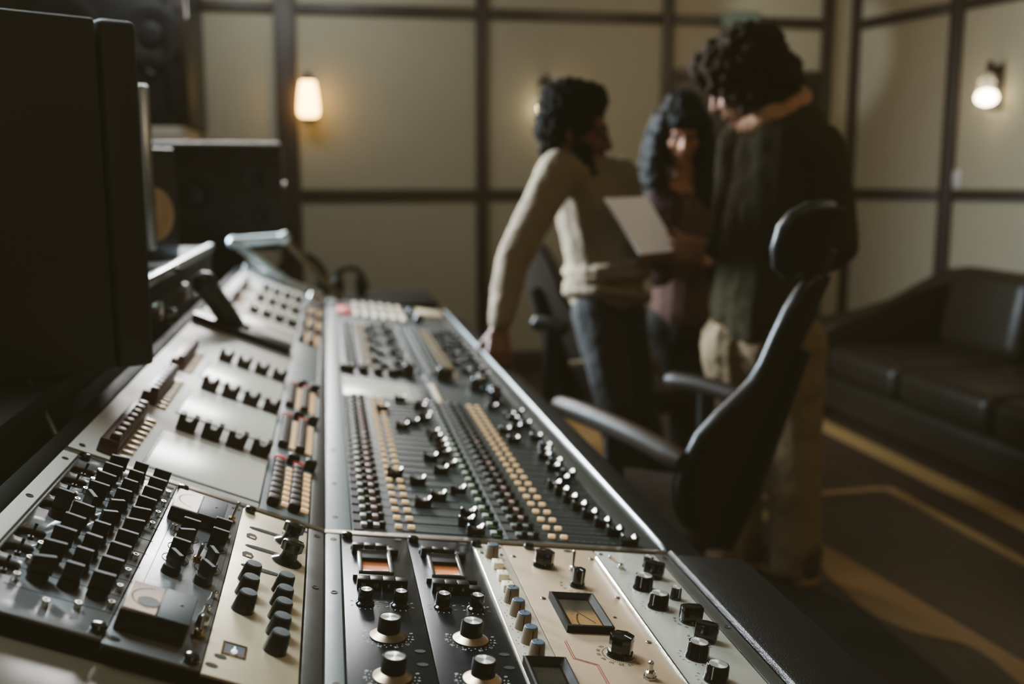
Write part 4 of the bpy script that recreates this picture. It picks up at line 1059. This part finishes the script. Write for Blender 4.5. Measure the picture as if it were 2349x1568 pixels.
# ================================================================== OFFICE CHAIRS
def office_chair(label, loc, az, head, arms, m_seat):
    t = thing('office_chair', label, 'office chair', T(*loc) @ RZ(az))
    for k in range(5):
        a = 2*PI*k/5+0.3
        bm = new(); tube(bm, [(0.03*math.cos(a), 0.03*math.sin(a), 0.11), (0.30*math.cos(a), 0.30*math.sin(a), 0.075)], [0.025, 0.016], 10); lg = obj('base_leg', bm, m_black, t)
        bm = new(); lathe(bm, [(0.026, -0.012), (0.026, 0.012)], 16, T(0.30*math.cos(a), 0.30*math.sin(a), 0.026) @ RZ(a) @ RX(PI/2)); rod(bm, (0.30*math.cos(a), 0.30*math.sin(a), 0.02), (0.30*math.cos(a), 0.30*math.sin(a), 0.075), 0.008); obj('caster', bm, m_black, lg)
    bm = new(); rod(bm, (0, 0, 0.07), (0, 0, 0.40), 0.028, 0.022, 16); obj('gas_column', bm, m_chairedge, t)
    bm = new(); box(bm, (0, 0, 0.455), (0.48, 0.46, 0.09), 0.035, None, 4); obj('seat', bm, m_seat, t, None, 60)
    # hourglass backrest, reclined and curved
    prof_ = [(0.47, 0.10), (0.50, 0.16), (0.55, 0.205), (0.61, 0.235), (0.67, 0.245), (0.73, 0.238), (0.775, 0.205), (0.81, 0.165), (0.84, 0.135), (0.88, 0.12), (0.94, 0.118), (1.0, 0.11), (1.04, 0.09), (1.065, 0.055)]
    def shell(bm, prof_, yb, slope, cur, th, z0):
        rows = []
        for z, w in prof_:
            row = []
            for s_ in (0, 1):
                row.append([bm.verts.new((w*(-1+2*k/8), yb-(z-z0)*slope+cur*(w*(-1+2*k/8))**2*4-s_*th, z)) for k in range(9)])
            rows.append(row)
        for a, b in zip(rows, rows[1:]):
            for k in range(8):
                bm.faces.new((a[0][k], a[0][k+1], b[0][k+1], b[0][k])); bm.faces.new((a[1][k+1], a[1][k], b[1][k], b[1][k+1]))
            bm.faces.new((a[0][0], b[0][0], b[1][0], a[1][0])); bm.faces.new((a[0][8], a[1][8], b[1][8], b[0][8]))
        for r_, o_ in ((rows[0], 0), (rows[-1], 1)):
            for k in range(8): bm.faces.new((r_[0][k], r_[1][k], r_[1][k+1], r_[0][k+1]) if o_ == 0 else (r_[0][k+1], r_[1][k+1], r_[1][k], r_[0][k]))
    bm = new(); shell(bm, prof_, -0.20, 0.36, 0.3, 0.045, 0.5); bk = obj('backrest', bm, m_seat, t, None, 50)
    bm = new()
    edge = [Vector((s_*w, -0.20-(z-0.5)*0.36+0.3*w*w*4-0.022, z)) for s_, lst in ((-1, prof_), (1, list(reversed(prof_)))) for z, w in lst]
    tube(bm, edge+[edge[0]], 0.016, 8); obj('back_rim', bm, m_chairedge, bk, None, 50)
    bm = new(); tube(bm, [(0, -0.05, 0.41), (0, -0.24, 0.42), (0, -0.29, 0.55), (0, -0.40, 0.9)], [0.03, 0.03, 0.026, 0.018], 10); obj('back_support', bm, m_black, t)
    if head:
        bm = new(); tube(bm, [(0, -0.41, 1.02), (0, -0.45, 1.13)], 0.016, 10); obj('headrest_post', bm, m_bronze, t)
        hp = [(1.085, 0.12), (1.105, 0.155), (1.14, 0.17), (1.18, 0.172), (1.205, 0.16), (1.222, 0.125)]
        bm = new(); shell(bm, hp, -0.385, 0.30, 0.5, 0.05, 1.08); hr = obj('headrest', bm, m_seat, t, None, 50)
        bm = new(); edge = [Vector((s_*w, -0.385-(z-1.08)*0.30+0.5*w*w*4-0.025, z)) for s_, lst in ((-1, hp), (1, list(reversed(hp)))) for z, w in lst]
        tube(bm, edge+[edge[0]], 0.016, 8); obj('headrest_rim', bm, m_chairedge, hr, None, 50)
    Mi = t.matrix_basis.inverted()
    for pts, post in arms:
        pts = [Mi @ Vector(p) for p in pts]
        bm = new(); cp_ = curvepts(pts, 6); tube(bm, cp_, [0.02]+[0.027]*(len(cp_)-2)+[0.022], 12)
        zc = sum(p.z for p in pts)/len(pts)
        for v in bm.verts: v.co.z = zc+(v.co.z-zc)*1.0
        ap = obj('arm_pad', bm, m_brown if head else m_black, t, None, 60)
        q0 = (pts[0]+pts[-1])/2
        bm = new(); tube(bm, [Vector((q0.x, q0.y, q0.z-0.01)), Vector((q0.x, q0.y, 0.47)), Vector((q0.x*0.6, q0.y*0.6, 0.415))], [0.026, 0.026, 0.02], 10); obj('arm_post', bm, m_black, t)
    return t
az1 = R(52)
office_chair('dark office chair with headrest, empty, nearest the console', (0.745, 2.335, 0.0055), az1, True,
    [([(0.58, 2.50, 0.705), (0.615, 2.34, 0.715), (0.68, 2.15, 0.705), (0.745, 2.0, 0.68)], 0), ([(0.99, 2.80, 0.70), (1.05, 2.68, 0.705), (1.13, 2.54, 0.69)], 0)], m_chair)
b2 = at(1292, 650, 3.62)
o2 = office_chair('dark office chair without headrest behind the bearded person', (b2.x+0.27, b2.y+0.12, 0.0), R(-72), False,
    [([at(1222, 742, 3.50), at(1262, 742, 3.46), at(1300, 756, 3.42)], 0), ], m_chair)
Mi2 = o2.matrix_basis.inverted()
bm = new(); tube(bm, curvepts([Mi2 @ at(1306, 836, 3.45), Mi2 @ at(1372, 834, 3.42), Mi2 @ at(1398, 862, 3.42), Mi2 @ at(1432, 938, 3.42)], 6), 0.014, 10); obj('arm_bracket', bm, m_champ, o2)
bm = new(); ball(bm, Mi2 @ at(1288, 732, 3.70), (0.055, 0.05, 0.035), 18); obj('lumbar_pad', bm, m_tan, o2)

# ================================================================== PEOPLE
def cap(bm, p0, r0, p1, r1, n=14):
    p0, p1 = Vector(p0), Vector(p1)
    M, L = align(p0, p1)
    prof_ = [(0, -r0)]
    for k in range(1, 5): a = -PI/2+k*PI/8*0.999; prof_.append((r0*math.cos(a), r0*math.sin(a)))
    prof_.append((r0, 0)); prof_.append((r1, L))
    for k in range(1, 5): a = k*PI/8*0.999; prof_.append((r1*math.cos(a), L+r1*math.sin(a)))
    prof_[-1] = (0, L+r1)
    return lathe(bm, prof_, n, M, close=False)
def chain(bm, pts):
    for (p0, r0), (p1, r1) in zip(pts, pts[1:]): cap(bm, p0, r0, p1, r1)
def organic(name, bm, m, root, voxel=0.007, smooth=5, noise=0.0, nsize=0.05, ang=180):
    me = bpy.data.meshes.new(name); bmesh.ops.recalc_face_normals(bm, faces=bm.faces[:]); bm.to_mesh(me); bm.free()
    ob = bpy.data.objects.new(name, me); C.objects.link(ob)
    r_ = ob.modifiers.new('r', 'REMESH'); r_.mode = 'VOXEL'; r_.voxel_size = voxel
    s_ = ob.modifiers.new('s', 'SMOOTH'); s_.iterations = smooth; s_.factor = 0.5
    if noise:
        tx = bpy.data.textures.new(name, 'CLOUDS'); tx.noise_scale = nsize; tx.noise_depth = 2
        d_ = ob.modifiers.new('d', 'DISPLACE'); d_.texture = tx; d_.strength = noise; d_.mid_level = 0.5; d_.texture_coords = 'LOCAL'
    dg = bpy.context.evaluated_depsgraph_get()
    me2 = bpy.data.meshes.new_from_object(ob.evaluated_get(dg))
    bpy.data.objects.remove(ob); me2.name = name
    off = root.matrix_basis.translation
    for v in me2.vertices: v.co -= off
    for p in me2.polygons: p.use_smooth = True
    me2.materials.clear(); me2.materials.append(m)
    o = bpy.data.objects.new(name, me2); C.objects.link(o); o.parent = root
    return o
def headframe(c, f, roll=0.0):
    f = Vector(f).normalized(); up = Vector((0, 0, 1)); x = f.cross(up).normalized(); z = x.cross(f)
    return frame(c, x, f, z) @ RY(roll)
def ell(bm, H, c, r, n=18): ball(bm, (0, 0, 0), r, n, None) if H is None else xf(bm, ball(bm, c, r, n), H)
def head(bm, H, s=1.0, neck_to=None, nr=0.056):
    H = H @ Matrix.Scale(s, 4)
    for c, r in [((0, -0.012, 0.030), (0.075, 0.094, 0.088)), ((0, 0.028, -0.045), (0.058, 0.064, 0.070)), ((0, 0.066, -0.098), (0.027, 0.024, 0.020)),
                 ((0, 0.078, 0.026), (0.050, 0.018, 0.012)), ((0.036, 0.060, -0.028), (0.024, 0.026, 0.024)), ((-0.036, 0.060, -0.028), (0.024, 0.026, 0.024)),
                 ((0, 0.088, -0.058), (0.024, 0.010, 0.007)), ((0, 0.087, -0.070), (0.020, 0.010, 0.007)),
                 ((0.074, -0.012, -0.008), (0.012, 0.021, 0.032)), ((-0.074, -0.012, -0.008), (0.012, 0.021, 0.032)),
                 ((0.013, 0.094, -0.030), (0.009, 0.010, 0.008)), ((-0.013, 0.094, -0.030), (0.009, 0.010, 0.008))]:
        ell(bm, H, c, r)
    xf(bm, cap(bm, (0, 0.086, 0.012), 0.010, (0, 0.108, -0.026), 0.013), H)
    if neck_to is not None: cap(bm, H @ Vector((0, -0.025, -0.06)), nr*s, neck_to, nr*s*1.12)
def eyes(H, root, s=1.0):
    H = H @ Matrix.Scale(s, 4); off = root.matrix_basis.translation
    for sx in (-1, 1):
        bm = new(); xf(bm, ball(bm, (sx*0.031, 0.0795, 0.006), 0.0125, 14), T(*(-off)) @ H); e = obj('eye', bm, m_eyewhite, root)
        bm = new(); xf(bm, ball(bm, (sx*0.031, 0.0885, 0.004), 0.0058, 10), T(*(-off)) @ H); obj('iris', bm, m_hole, e)
def hand(bm, w, d, nrm, s=1.0, curl=0.5, thumb=1, spread=0.12):
    d = Vector(d).normalized(); n = Vector(nrm); n = (n-d*n.dot(d)).normalized(); x = d.cross(n)   # n = back of the hand
    Hm = frame(w, x, d, n) @ Matrix.Scale(s, 4)
    vs = []
    for k in range(4):
        xo = -0.030+0.020*k
        vs += cap(bm, (xo*0.55, 0.0, 0), 0.013, (xo, 0.085, 0.0), 0.0115, 10)
        L = [0.036, 0.042, 0.040, 0.030][k]; a = spread*(k-1.5); p = Vector((xo, 0.085, 0)); th = -curl*0.6
        for j in range(3):
            q = p+Vector((math.sin(a)*math.cos(th), math.cos(a)*math.cos(th), math.sin(th)))*L*[1, 0.72, 0.6][j]
            vs += cap(bm, p, 0.0098-0.0012*j, q, 0.0088-0.0012*j, 8); p = q; th -= curl*0.75
    p = Vector((-0.030*thumb, 0.022, -0.004)); a = -0.85*thumb
    for L, r in ((0.045, 0.0125), (0.034, 0.0108), (0.027, 0.0092)):
        q = p+Vector((math.sin(a)*0.9, math.cos(a), -0.30*curl-0.1))*L; vs += cap(bm, p, r, q, r*0.88, 8); p = q; a += 0.32*thumb
    xf(bm, vs, Hm)
def shoe(bm, heel, toe, w=0.045, h=0.10):
    heel, toe = Vector(heel), Vector(toe)
    cap(bm, heel+Vector((0, 0, 0.045)), 0.042, toe+Vector((0, 0, 0.034)), 0.033)
    cap(bm, heel+Vector((0, 0, 0.05)), 0.045, heel+Vector((0, 0, h)), 0.05)

# ---- bearded person leaning on the console
f0 = onfloor(1450, 1215); f0.z = 0.0
P1 = thing('person', 'bearded person in an oatmeal sweater and dark jeans leaning one arm on the console', 'person', T(*f0))
hd = Vector((0.525, 2.965, 0.775)); wr = Vector((0.512, 3.02, 0.845)); el = at(1176, 598, 3.10); sh_ = at(1280, 392, 3.17)
nk = at(1345, 372, 3.24); hc = at(1322, 300, 3.22)
ch = at(1358, 455, 3.27); be = at(1380, 590, 3.29); pe = at(1392, 690, 3.31)
ls = at(1418, 410, 3.42); le = at(1462, 585, 3.40); lw = at(1440, 604, 3.20)
H1 = headframe(hc, (0.90, -0.22, -0.20))
rhip, lhip = at(1372, 722, 3.26), at(1425, 722, 3.36)
rk, lk = at(1412, 930, 3.14), at(1462, 930, 3.30)
ra, la = f0+Vector((0.0, 0.0, 0.09)), f0+Vector((0.16, 0.10, 0.09))
bm = new(); head(bm, H1, 1.06, nk, 0.058)
chain(bm, [(nk, 0.06), (ch, 0.115), (be, 0.11), (pe, 0.115)])
chain(bm, [(sh_, 0.05), (el, 0.040), (wr, 0.027)]); chain(bm, [(ls, 0.05), (le, 0.040), (lw, 0.027)])
cap(bm, nk, 0.05, sh_, 0.05); cap(bm, nk, 0.05, ls, 0.05)
chain(bm, [(rhip, 0.075), (rk, 0.05), (ra, 0.035)]); chain(bm, [(lhip, 0.075), (lk, 0.05), (la, 0.035)])
hand(bm, wr+Vector((0, 0, -0.01)), (-0.10, -0.55, -0.75), (-0.2, -0.75, 0.55), 1.0, 0.75, -1)
hand(bm, lw, (0.85, -0.15, 0.5), (0.2, 0.4, -0.8), 1.0, 0.4, 1)
organic('body', bm, m_skin1, P1, 0.006, 3)
eyes(H1, P1, 1.06)
bm = new()
cap(bm, nk+Vector((0, 0, -0.03)), 0.085, ch+Vector((0, 0, 0.04)), 0.13); cap(bm, ch, 0.135, be, 0.125); cap(bm, be, 0.125, pe+Vector((0, 0, 0.03)), 0.132)
cap(bm, nk+Vector((0, 0, -0.035)), 0.07, sh_, 0.068); cap(bm, nk+Vector((0, 0, -0.035)), 0.07, ls, 0.072)
cap(bm, ch+Vector((0.08, 0.05, -0.03)), 0.10, be+Vector((0.07, 0.05, 0)), 0.10)
chain(bm, [(sh_, 0.07), ((sh_+el)/2, 0.062), (el, 0.056), (wr+(el-wr)*0.10, 0.042)])
chain(bm, [(ls, 0.075), (le, 0.060), (lw+(le-lw)*0.15, 0.043)])
for k in range(3):                      # folds gathered above the hem
    zc = be.z-0.02-0.055*k; n0 = len(bm.verts)
    tube(bm, [(be.x+0.02+0.137*math.cos(a), be.y+0.14*math.sin(a), zc+0.03*math.cos(a*1.0+1.1*k)) for a in [2*PI*j/24 for j in range(25)]], 0.018, 8)
organic('sweater', bm, m_sweater, P1, 0.007, 4, 0.012, 0.06)
bm = new(); chain(bm, [(pe, 0.125), ((rhip+lhip)/2, 0.12)]); chain(bm, [(rhip, 0.092), (rk, 0.068), (ra+Vector((0, 0, 0.0)), 0.056)]); chain(bm, [(lhip, 0.092), (lk, 0.068), (la, 0.056)])
organic('jeans', bm, m_jeans, P1, 0.008, 4, 0.012, 0.07)
for a_ in (ra, la):
    bm = new(); h_ = a_.copy(); h_.z = 0.0; shoe(bm, h_+Vector((-0.03, 0.02, 0)), h_+Vector((0.13, -0.09, 0))); organic('shoe', bm, m_boot, P1, 0.006, 3)
bm = new(); Hs = H1 @ Matrix.Scale(1.06, 4)
for c, r in [((0, -0.03, 0.070), (0.092, 0.102, 0.085)), ((0, -0.062, 0.005), (0.088, 0.070, 0.085)), ((0, 0.018, 0.102), (0.072, 0.060, 0.050)), ((0, -0.06, -0.06), (0.066, 0.045, 0.05)), ((0.074, 0.0, 0.03), (0.018, 0.05, 0.06)), ((-0.074, 0.0, 0.03), (0.018, 0.05, 0.06))]: ell(bm, Hs, c, r)
organic('hair', bm, m_hair, P1, 0.006, 2, 0.030, 0.018)
bm = new()
for c, r in [((0, 0.064, -0.112), (0.054, 0.046, 0.052)), ((0, 0.035, -0.125), (0.05, 0.05, 0.04)), ((0.048, 0.030, -0.068), (0.022, 0.040, 0.045)), ((-0.048, 0.030, -0.068), (0.022, 0.040, 0.045)), ((0, 0.092, -0.045), (0.026, 0.010, 0.007)), ((0, 0.075, -0.112), (0.036, 0.030, 0.030))]: ell(bm, Hs, c, r)
organic('beard', bm, m_hair, P1, 0.005, 2, 0.012, 0.012)

# ---- long-haired person in the middle with the tablet
f0 = onfloor(1565, 1100); f0.z = 0.0
YW = 3.80
P2 = thing('person', 'long-haired person with a fringe wearing a dark red shirt over a striped knit top', 'person', T(f0.x, YW, 0))
f0 = Vector((f0.x, YW, 0))
hc = at(1566, 300, YW-0.02); nk = at(1578, 412, YW+0.03); ch = at(1575, 500, YW); wa = at(1568, 610, YW); hp = at(1562, 720, YW)
ls, rs = at(1512, 455, YW), at(1650, 448, YW+0.02)
le, re = at(1500, 590, YW-0.05), at(1672, 590, YW-0.03)
lw, rw = at(1500, 590, 3.42), at(1606, 600, 3.40)
H2 = headframe(hc, (-0.25, -0.90, -0.40))
bm = new(); head(bm, H2, 0.98, nk, 0.047)
chain(bm, [(nk, 0.05), (ch, 0.10), (wa, 0.095), (hp, 0.115)]); cap(bm, nk, 0.042, ls, 0.045); cap(bm, nk, 0.042, rs, 0.045)
chain(bm, [(ls, 0.042), (le, 0.034), (lw, 0.023)]); chain(bm, [(rs, 0.042), (re, 0.034), (rw, 0.023)])
for sx in (-1, 1): chain(bm, [(hp+Vector((0.07*sx, 0, -0.03)), 0.075), (Vector((f0.x+0.075*sx, YW, 0.47)), 0.05), (Vector((f0.x+0.08*sx, YW, 0.09)), 0.034)])
hand(bm, lw, (0.45, -0.85, 0.10), (-0.5, 0.1, -0.85), 0.95, 0.55, 1); hand(bm, rw, (-0.85, -0.45, 0.10), (0.3, -0.3, -0.9), 0.98, 0.6, -1)
organic('body', bm, m_skin2, P2, 0.006, 3)
eyes(H2, P2, 0.98)
bm = new(); cap(bm, nk+Vector((0, 0.01, -0.05)), 0.06, ch, 0.115); cap(bm, ch, 0.115, wa, 0.108); cap(bm, wa, 0.108, hp+Vector((0, 0, 0.01)), 0.128)
organic('striped_top', bm, m_stripes, P2, 0.007, 4, 0.006, 0.06)
bm = new()
for s_, S_ in ((-1, ls), (1, rs)):
    cap(bm, nk+Vector((0.05*s_, 0.03, -0.03)), 0.055, S_, 0.062)
    cap(bm, ch+Vector((0.078*s_, -0.01, 0.02)), 0.085, wa+Vector((0.085*s_, -0.01, -0.02)), 0.072)
cap(bm, ch+Vector((0, 0.06, 0)), 0.10, wa+Vector((0, 0.055, -0.03)), 0.10)
chain(bm, [(ls, 0.062), (le, 0.052), (lw+(le-lw)*0.22, 0.036)]); chain(bm, [(rs, 0.062), (re, 0.052), (rw+(re-rw)*0.30, 0.036)])
organic('shirt', bm, m_redshirt, P2, 0.007, 4, 0.014, 0.05)
bm = new(); cap(bm, hp+Vector((0, 0, -0.01)), 0.118, hp+Vector((0, 0, -0.05)), 0.12)
for sx in (-1, 1): chain(bm, [(hp+Vector((0.065*sx, 0, -0.04)), 0.088), (Vector((f0.x+0.075*sx, YW, 0.47)), 0.066), (Vector((f0.x+0.08*sx, YW, 0.09)), 0.052)])
organic('trousers', bm, m_darkpants, P2, 0.008, 4, 0.008, 0.07)
for sx in (-1, 1):
    bm = new(); shoe(bm, (f0.x+0.08*sx, YW+0.03, 0), (f0.x+0.07*sx, YW-0.14, 0)); organic('shoe', bm, m_black, P2, 0.006, 3)
bm = new(); Hs = H2
for c, r in [((0, -0.022, 0.052), (0.094, 0.100, 0.085)), ((0, 0.060, 0.070), (0.066, 0.040, 0.036)), ((0, -0.06, -0.05), (0.115, 0.075, 0.13)), ((0, 0.072, 0.052), (0.058, 0.022, 0.030)), ((0, -0.03, 0.075), (0.085, 0.09, 0.075))]: ell(bm, Hs, c, r)
for sx in (-1, 1):
    q = [H2 @ Vector((0.070*sx, 0.03, 0.06)), H2 @ Vector((0.088*sx, 0.022, -0.01))]
    q += [q[1]+Vector((0.012*-sx, 0.01, -0.09)), q[1]+Vector((0.014*-sx, 0.005, -0.18)), q[1]+Vector((-0.004*-sx, -0.005, -0.27))]
    chain(bm, list(zip(q, [0.034, 0.036, 0.042, 0.046, 0.034])))
    chain(bm, [(v+Vector((0, 0.05, 0)), r_) for v, r_ in zip(q, [0.04, 0.046, 0.052, 0.052, 0.042])])
organic('hair', bm, m_hair2, P2, 0.007, 2, 0.022, 0.03)

# ---- person in a dark jacket, back to the camera
fa, fb = onfloor(1690, 1295), onfloor(1822, 1330)
f0 = (fa+fb)/2; f0.z = 0
P3 = thing('person', 'curly-haired person in a dark green jacket and khaki trousers seen from behind', 'person', T(*f0))
Y3 = 2.93
hc = at(1704, 192, Y3); nk = at(1768, 236, Y3-0.02)
ub = at(1798, 325, Y3-0.03); ch = at(1788, 470, Y3-0.02); wa = at(1765, 620, Y3); hp = at(1752, 750, Y3)
ls, rs = at(1708, 335, Y3+0.10), at(1872, 352, Y3-0.12)
le, re = at(1678, 540, Y3+0.16), at(1912, 560, Y3-0.14)
lw, rw = at(1636, 566, Y3+0.14), at(1800, 640, Y3+0.22)
H3 = headframe(hc, (-0.80, 0.36, -0.48))
lk, rk = at(1690, 1010, fa.y), at(1822, 1000, fb.y+0.02)
lan, ran = Vector((fa.x, fa.y, 0.09)), Vector((fb.x, fb.y, 0.09))
lh, rh = hp+Vector((-0.085, 0.03, -0.05)), hp+Vector((0.085, -0.03, -0.05))
bm = new(); head(bm, H3, 1.02, nk, 0.056)
chain(bm, [(nk, 0.06), (ub, 0.11), (ch, 0.125), (wa, 0.115), (hp, 0.12)]); cap(bm, nk, 0.055, ls, 0.055); cap(bm, nk, 0.055, rs, 0.055)
chain(bm, [(ls, 0.05), (le, 0.042), (lw, 0.028)]); chain(bm, [(rs, 0.05), (re, 0.042), (rw, 0.028)])
chain(bm, [(lh, 0.085), (lk, 0.055), (lan, 0.038)]); chain(bm, [(rh, 0.085), (rk, 0.055), (ran, 0.038)])
hand(bm, lw, (-1.0, 0.12, 0.05), (0.1, -0.75, -0.6), 1.0, 0.55, 1); hand(bm, rw, (-0.6, 0.75, 0.1), (0.6, 0.2, 0.6), 1.0, 0.7, -1)
organic('body', bm, m_skin3, P3, 0.006, 3)
eyes(H3, P3, 1.02)
bm = new()
cap(bm, nk+Vector((0.01, 0, -0.06)), 0.085, ub, 0.135); cap(bm, ub, 0.140, ch, 0.152); cap(bm, ch, 0.152, wa, 0.150); cap(bm, wa, 0.150, hp+Vector((0, 0, 0.04)), 0.158)
cap(bm, ch+Vector((0.06, -0.02, 0)), 0.12, wa+Vector((0.05, 0, 0)), 0.12); cap(bm, ch+Vector((-0.05, 0.02, 0)), 0.11, hp+Vector((-0.06, 0.02, 0.05)), 0.11)
cap(bm, nk+Vector((0, 0, -0.06)), 0.085, ls, 0.088); cap(bm, nk+Vector((0, 0, -0.06)), 0.09, rs, 0.092)
chain(bm, [(ls, 0.088), (le, 0.072), (lw+(le-lw)*0.18, 0.050)]); chain(bm, [(rs, 0.092), (re, 0.076), (rw+(re-rw)*0.18, 0.052)])
organic('jacket', bm, m_jacket, P3, 0.008, 4, 0.016, 0.08)
bm = new()
tube(bm, [nk+Vector((0.088*math.cos(a)+0.006, 0.088*math.sin(a), -0.022+0.046*math.cos(a)+0.01*math.sin(a))) for a in [2*PI*k/20 for k in range(21)]], 0.030, 10)
cap(bm, nk+Vector((0.07, -0.05, 0.0)), 0.032, nk+Vector((-0.05, -0.075, -0.045)), 0.030)
organic('hood', bm, m_hood, P3, 0.006, 3, 0.010, 0.03)
bm = new(); cap(bm, hp+Vector((0, 0, 0.02)), 0.135, hp+Vector((0, 0, -0.06)), 0.135)
chain(bm, [(lh, 0.108), (lk, 0.086), (lan+Vector((0, 0, -0.02)), 0.078)]); chain(bm, [(rh, 0.108), (rk, 0.088), (ran+Vector((0, 0, -0.02)), 0.080)])
organic('trousers', bm, m_khaki, P3, 0.008, 4, 0.020, 0.07)
for a_ in (lan, ran):
    h_ = a_.copy(); h_.z = 0.012
    bm = new(); shoe(bm, h_+Vector((0.02, -0.04, 0)), h_+Vector((-0.07, 0.15, 0))); b_ = organic('boot', bm, m_boot, P3, 0.006, 3)
    bm = new(); cap(bm, h_+Vector((0.02, -0.04, 0.008)), 0.046, h_+Vector((-0.07, 0.15, 0.008)), 0.042)
    for v in bm.verts: v.co.z = 0.002+max(0.0, min(0.026, v.co.z))
    s_ = organic('sole', bm, m_sole, P3, 0.006, 1); s_.parent = b_
bm = new(); Hs = H3
for c, r in [((0, -0.03, 0.055), (0.125, 0.135, 0.110)), ((0, -0.085, -0.02), (0.112, 0.085, 0.095)), ((0, 0.06, 0.085), (0.095, 0.065, 0.065)), ((0.0, -0.06, -0.07), (0.09, 0.06, 0.06)), ((0.085, 0.01, -0.02), (0.03, 0.06, 0.07)), ((-0.085, 0.01, -0.02), (0.03, 0.06, 0.07)), ((0.06, 0.02, 0.05), (0.07, 0.08, 0.08)), ((-0.06, 0.02, 0.05), (0.07, 0.08, 0.08))]: ell(bm, Hs, c, r)
organic('hair', bm, m_hair3, P3, 0.006, 2, 0.055, 0.026)

# ---- tablet held between them
A_, B_, D_ = at(1394, 479, 3.00), at(1488, 474, 3.10), at(1470, 561, 3.06)
xa = (B_-A_).normalized(); ya = (A_-D_); ya = (ya-xa*ya.dot(xa)).normalized(); za = xa.cross(ya)
lx, ly = (B_-A_).length, (A_-D_).length
cen = at(1475, 517, 3.06)
t = thing('tablet', 'white tablet held up in front of the person in the oatmeal sweater', 'tablet', frame(cen, xa, ya, za))
sk = ((D_-A_).dot(xa))
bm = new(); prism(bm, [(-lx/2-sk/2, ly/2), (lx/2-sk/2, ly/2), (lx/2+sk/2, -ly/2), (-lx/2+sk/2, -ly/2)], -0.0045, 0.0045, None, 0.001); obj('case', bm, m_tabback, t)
bm = new(); prism(bm, [(0.92*(-lx/2-sk/2), ly/2*0.92), (0.92*(lx/2-sk/2), ly/2*0.92), (0.92*(lx/2+sk/2), -ly/2*0.92), (0.92*(-lx/2+sk/2), -ly/2*0.92)], -0.0052, -0.0046); obj('screen', bm, m_screen, t)

# ================================================================== LIGHT
def area(name, loc, target, sx, sy, e, col):
    ld = bpy.data.lights.new(name, 'AREA'); ld.shape = 'RECTANGLE'; ld.size = sx; ld.size_y = sy; ld.energy = e; ld.color = col
    l = bpy.data.objects.new(name, ld); C.objects.link(l); l.location = loc
    l.rotation_euler = (Vector(target)-Vector(loc)).to_track_quat('-Z', 'Y').to_euler(); return l
l = area('ceiling_softbox', (-0.75, 5.75, 2.60), (-0.15, 1.7, 0.85), 2.0, 0.9, 40, (1.0, 0.98, 0.96)); l.data.spread = R(75)
l = area('overhead_fill', (-0.85, 2.0, 2.75), (-0.1, 1.4, 0.8), 0.7, 1.2, 15, (0.80, 0.95, 1.0)); l.data.spread = R(80)  # unseen fill added above the console for more even top light
area('cool_wall_fill', (-0.5, 5.5, 2.8), (-0.2, 6.7, 1.9), 1.4, 0.3, 17, (0.88, 0.96, 1.0))  # unseen cool fill added to brighten the upper left wall
l = area('window_light', (-2.5, 5.3, 2.1), (0.9, 2.9, 1.1), 1.0, 1.5, 190, (0.72, 0.87, 1.0)); l.data.spread = R(90)
area('warm_wall_fill', (2.3, 4.3, 2.9), (3.6, 6.3, 1.4), 0.9, 0.9, 30, (1.0, 0.84, 0.64))  # unseen warm fill added to raise the right and back walls
area('floor_area_light', (2.6, 1.2, 2.9), (2.0, 3.4, 0.3), 0.8, 0.8, 8, (1.0, 0.66, 0.36))  # unseen warm light under the ceiling, aimed at the floor
area('front_fill', (0.9, -0.9, 2.3), (0.0, 1.2, 0.8), 0.8, 0.5, 5, (1.0, 0.76, 0.52))  # unseen warm fill added behind the camera for the near console
sl = bpy.data.lights.new('corner_wedge_spot', 'SPOT'); sl.energy = 80; sl.color = (0.85, 0.96, 1.0); sl.spot_size = R(22); sl.spot_blend = 0.6; sl.shadow_soft_size = 0.05  # unseen spot added to throw a bright wedge at the corner
so = bpy.data.objects.new('corner_wedge_spot', sl); C.objects.link(so); so.location = (1.3, 5.7, 2.92)
so.rotation_euler = (Vector((3.42, 6.7, 2.25))-so.location).to_track_quat('-Z', 'Y').to_euler()
w = bpy.data.worlds.new('room_ambient'); bpy.context.scene.world = w; w.use_nodes = True
bg = w.node_tree.nodes['Background']; bg.inputs[0].default_value = (1.0, 0.72, 0.42, 1); bg.inputs[1].default_value = 0.05

sc = bpy.context.scene
sc.cycles.use_denoising = True
sc.cycles.max_bounces = 6
sc.view_settings.view_transform = 'AgX'
sc.view_settings.look = 'AgX - Medium High Contrast'
sc.view_settings.exposure = 0.12
sc.view_settings.use_curve_mapping = True
cmv = sc.view_settings.curve_mapping
cmv.black_level = (-0.0185, -0.0160, -0.0092)   # faded film blacks
cmv.update()

# ================================================================== CAMERA
cd = bpy.data.cameras.new('camera'); cam = bpy.data.objects.new('camera', cd); C.objects.link(cam)
cam.matrix_world = frame(CAM, RT, UP, -FW)
cd.sensor_width = 36.0; cd.lens = 36.0*F/2349.0
cd.clip_start = 0.05; cd.clip_end = 60
cd.dof.use_dof = True; cd.dof.focus_distance = 1.10; cd.dof.aperture_fstop = 2.7
bpy.context.scene.camera = cam
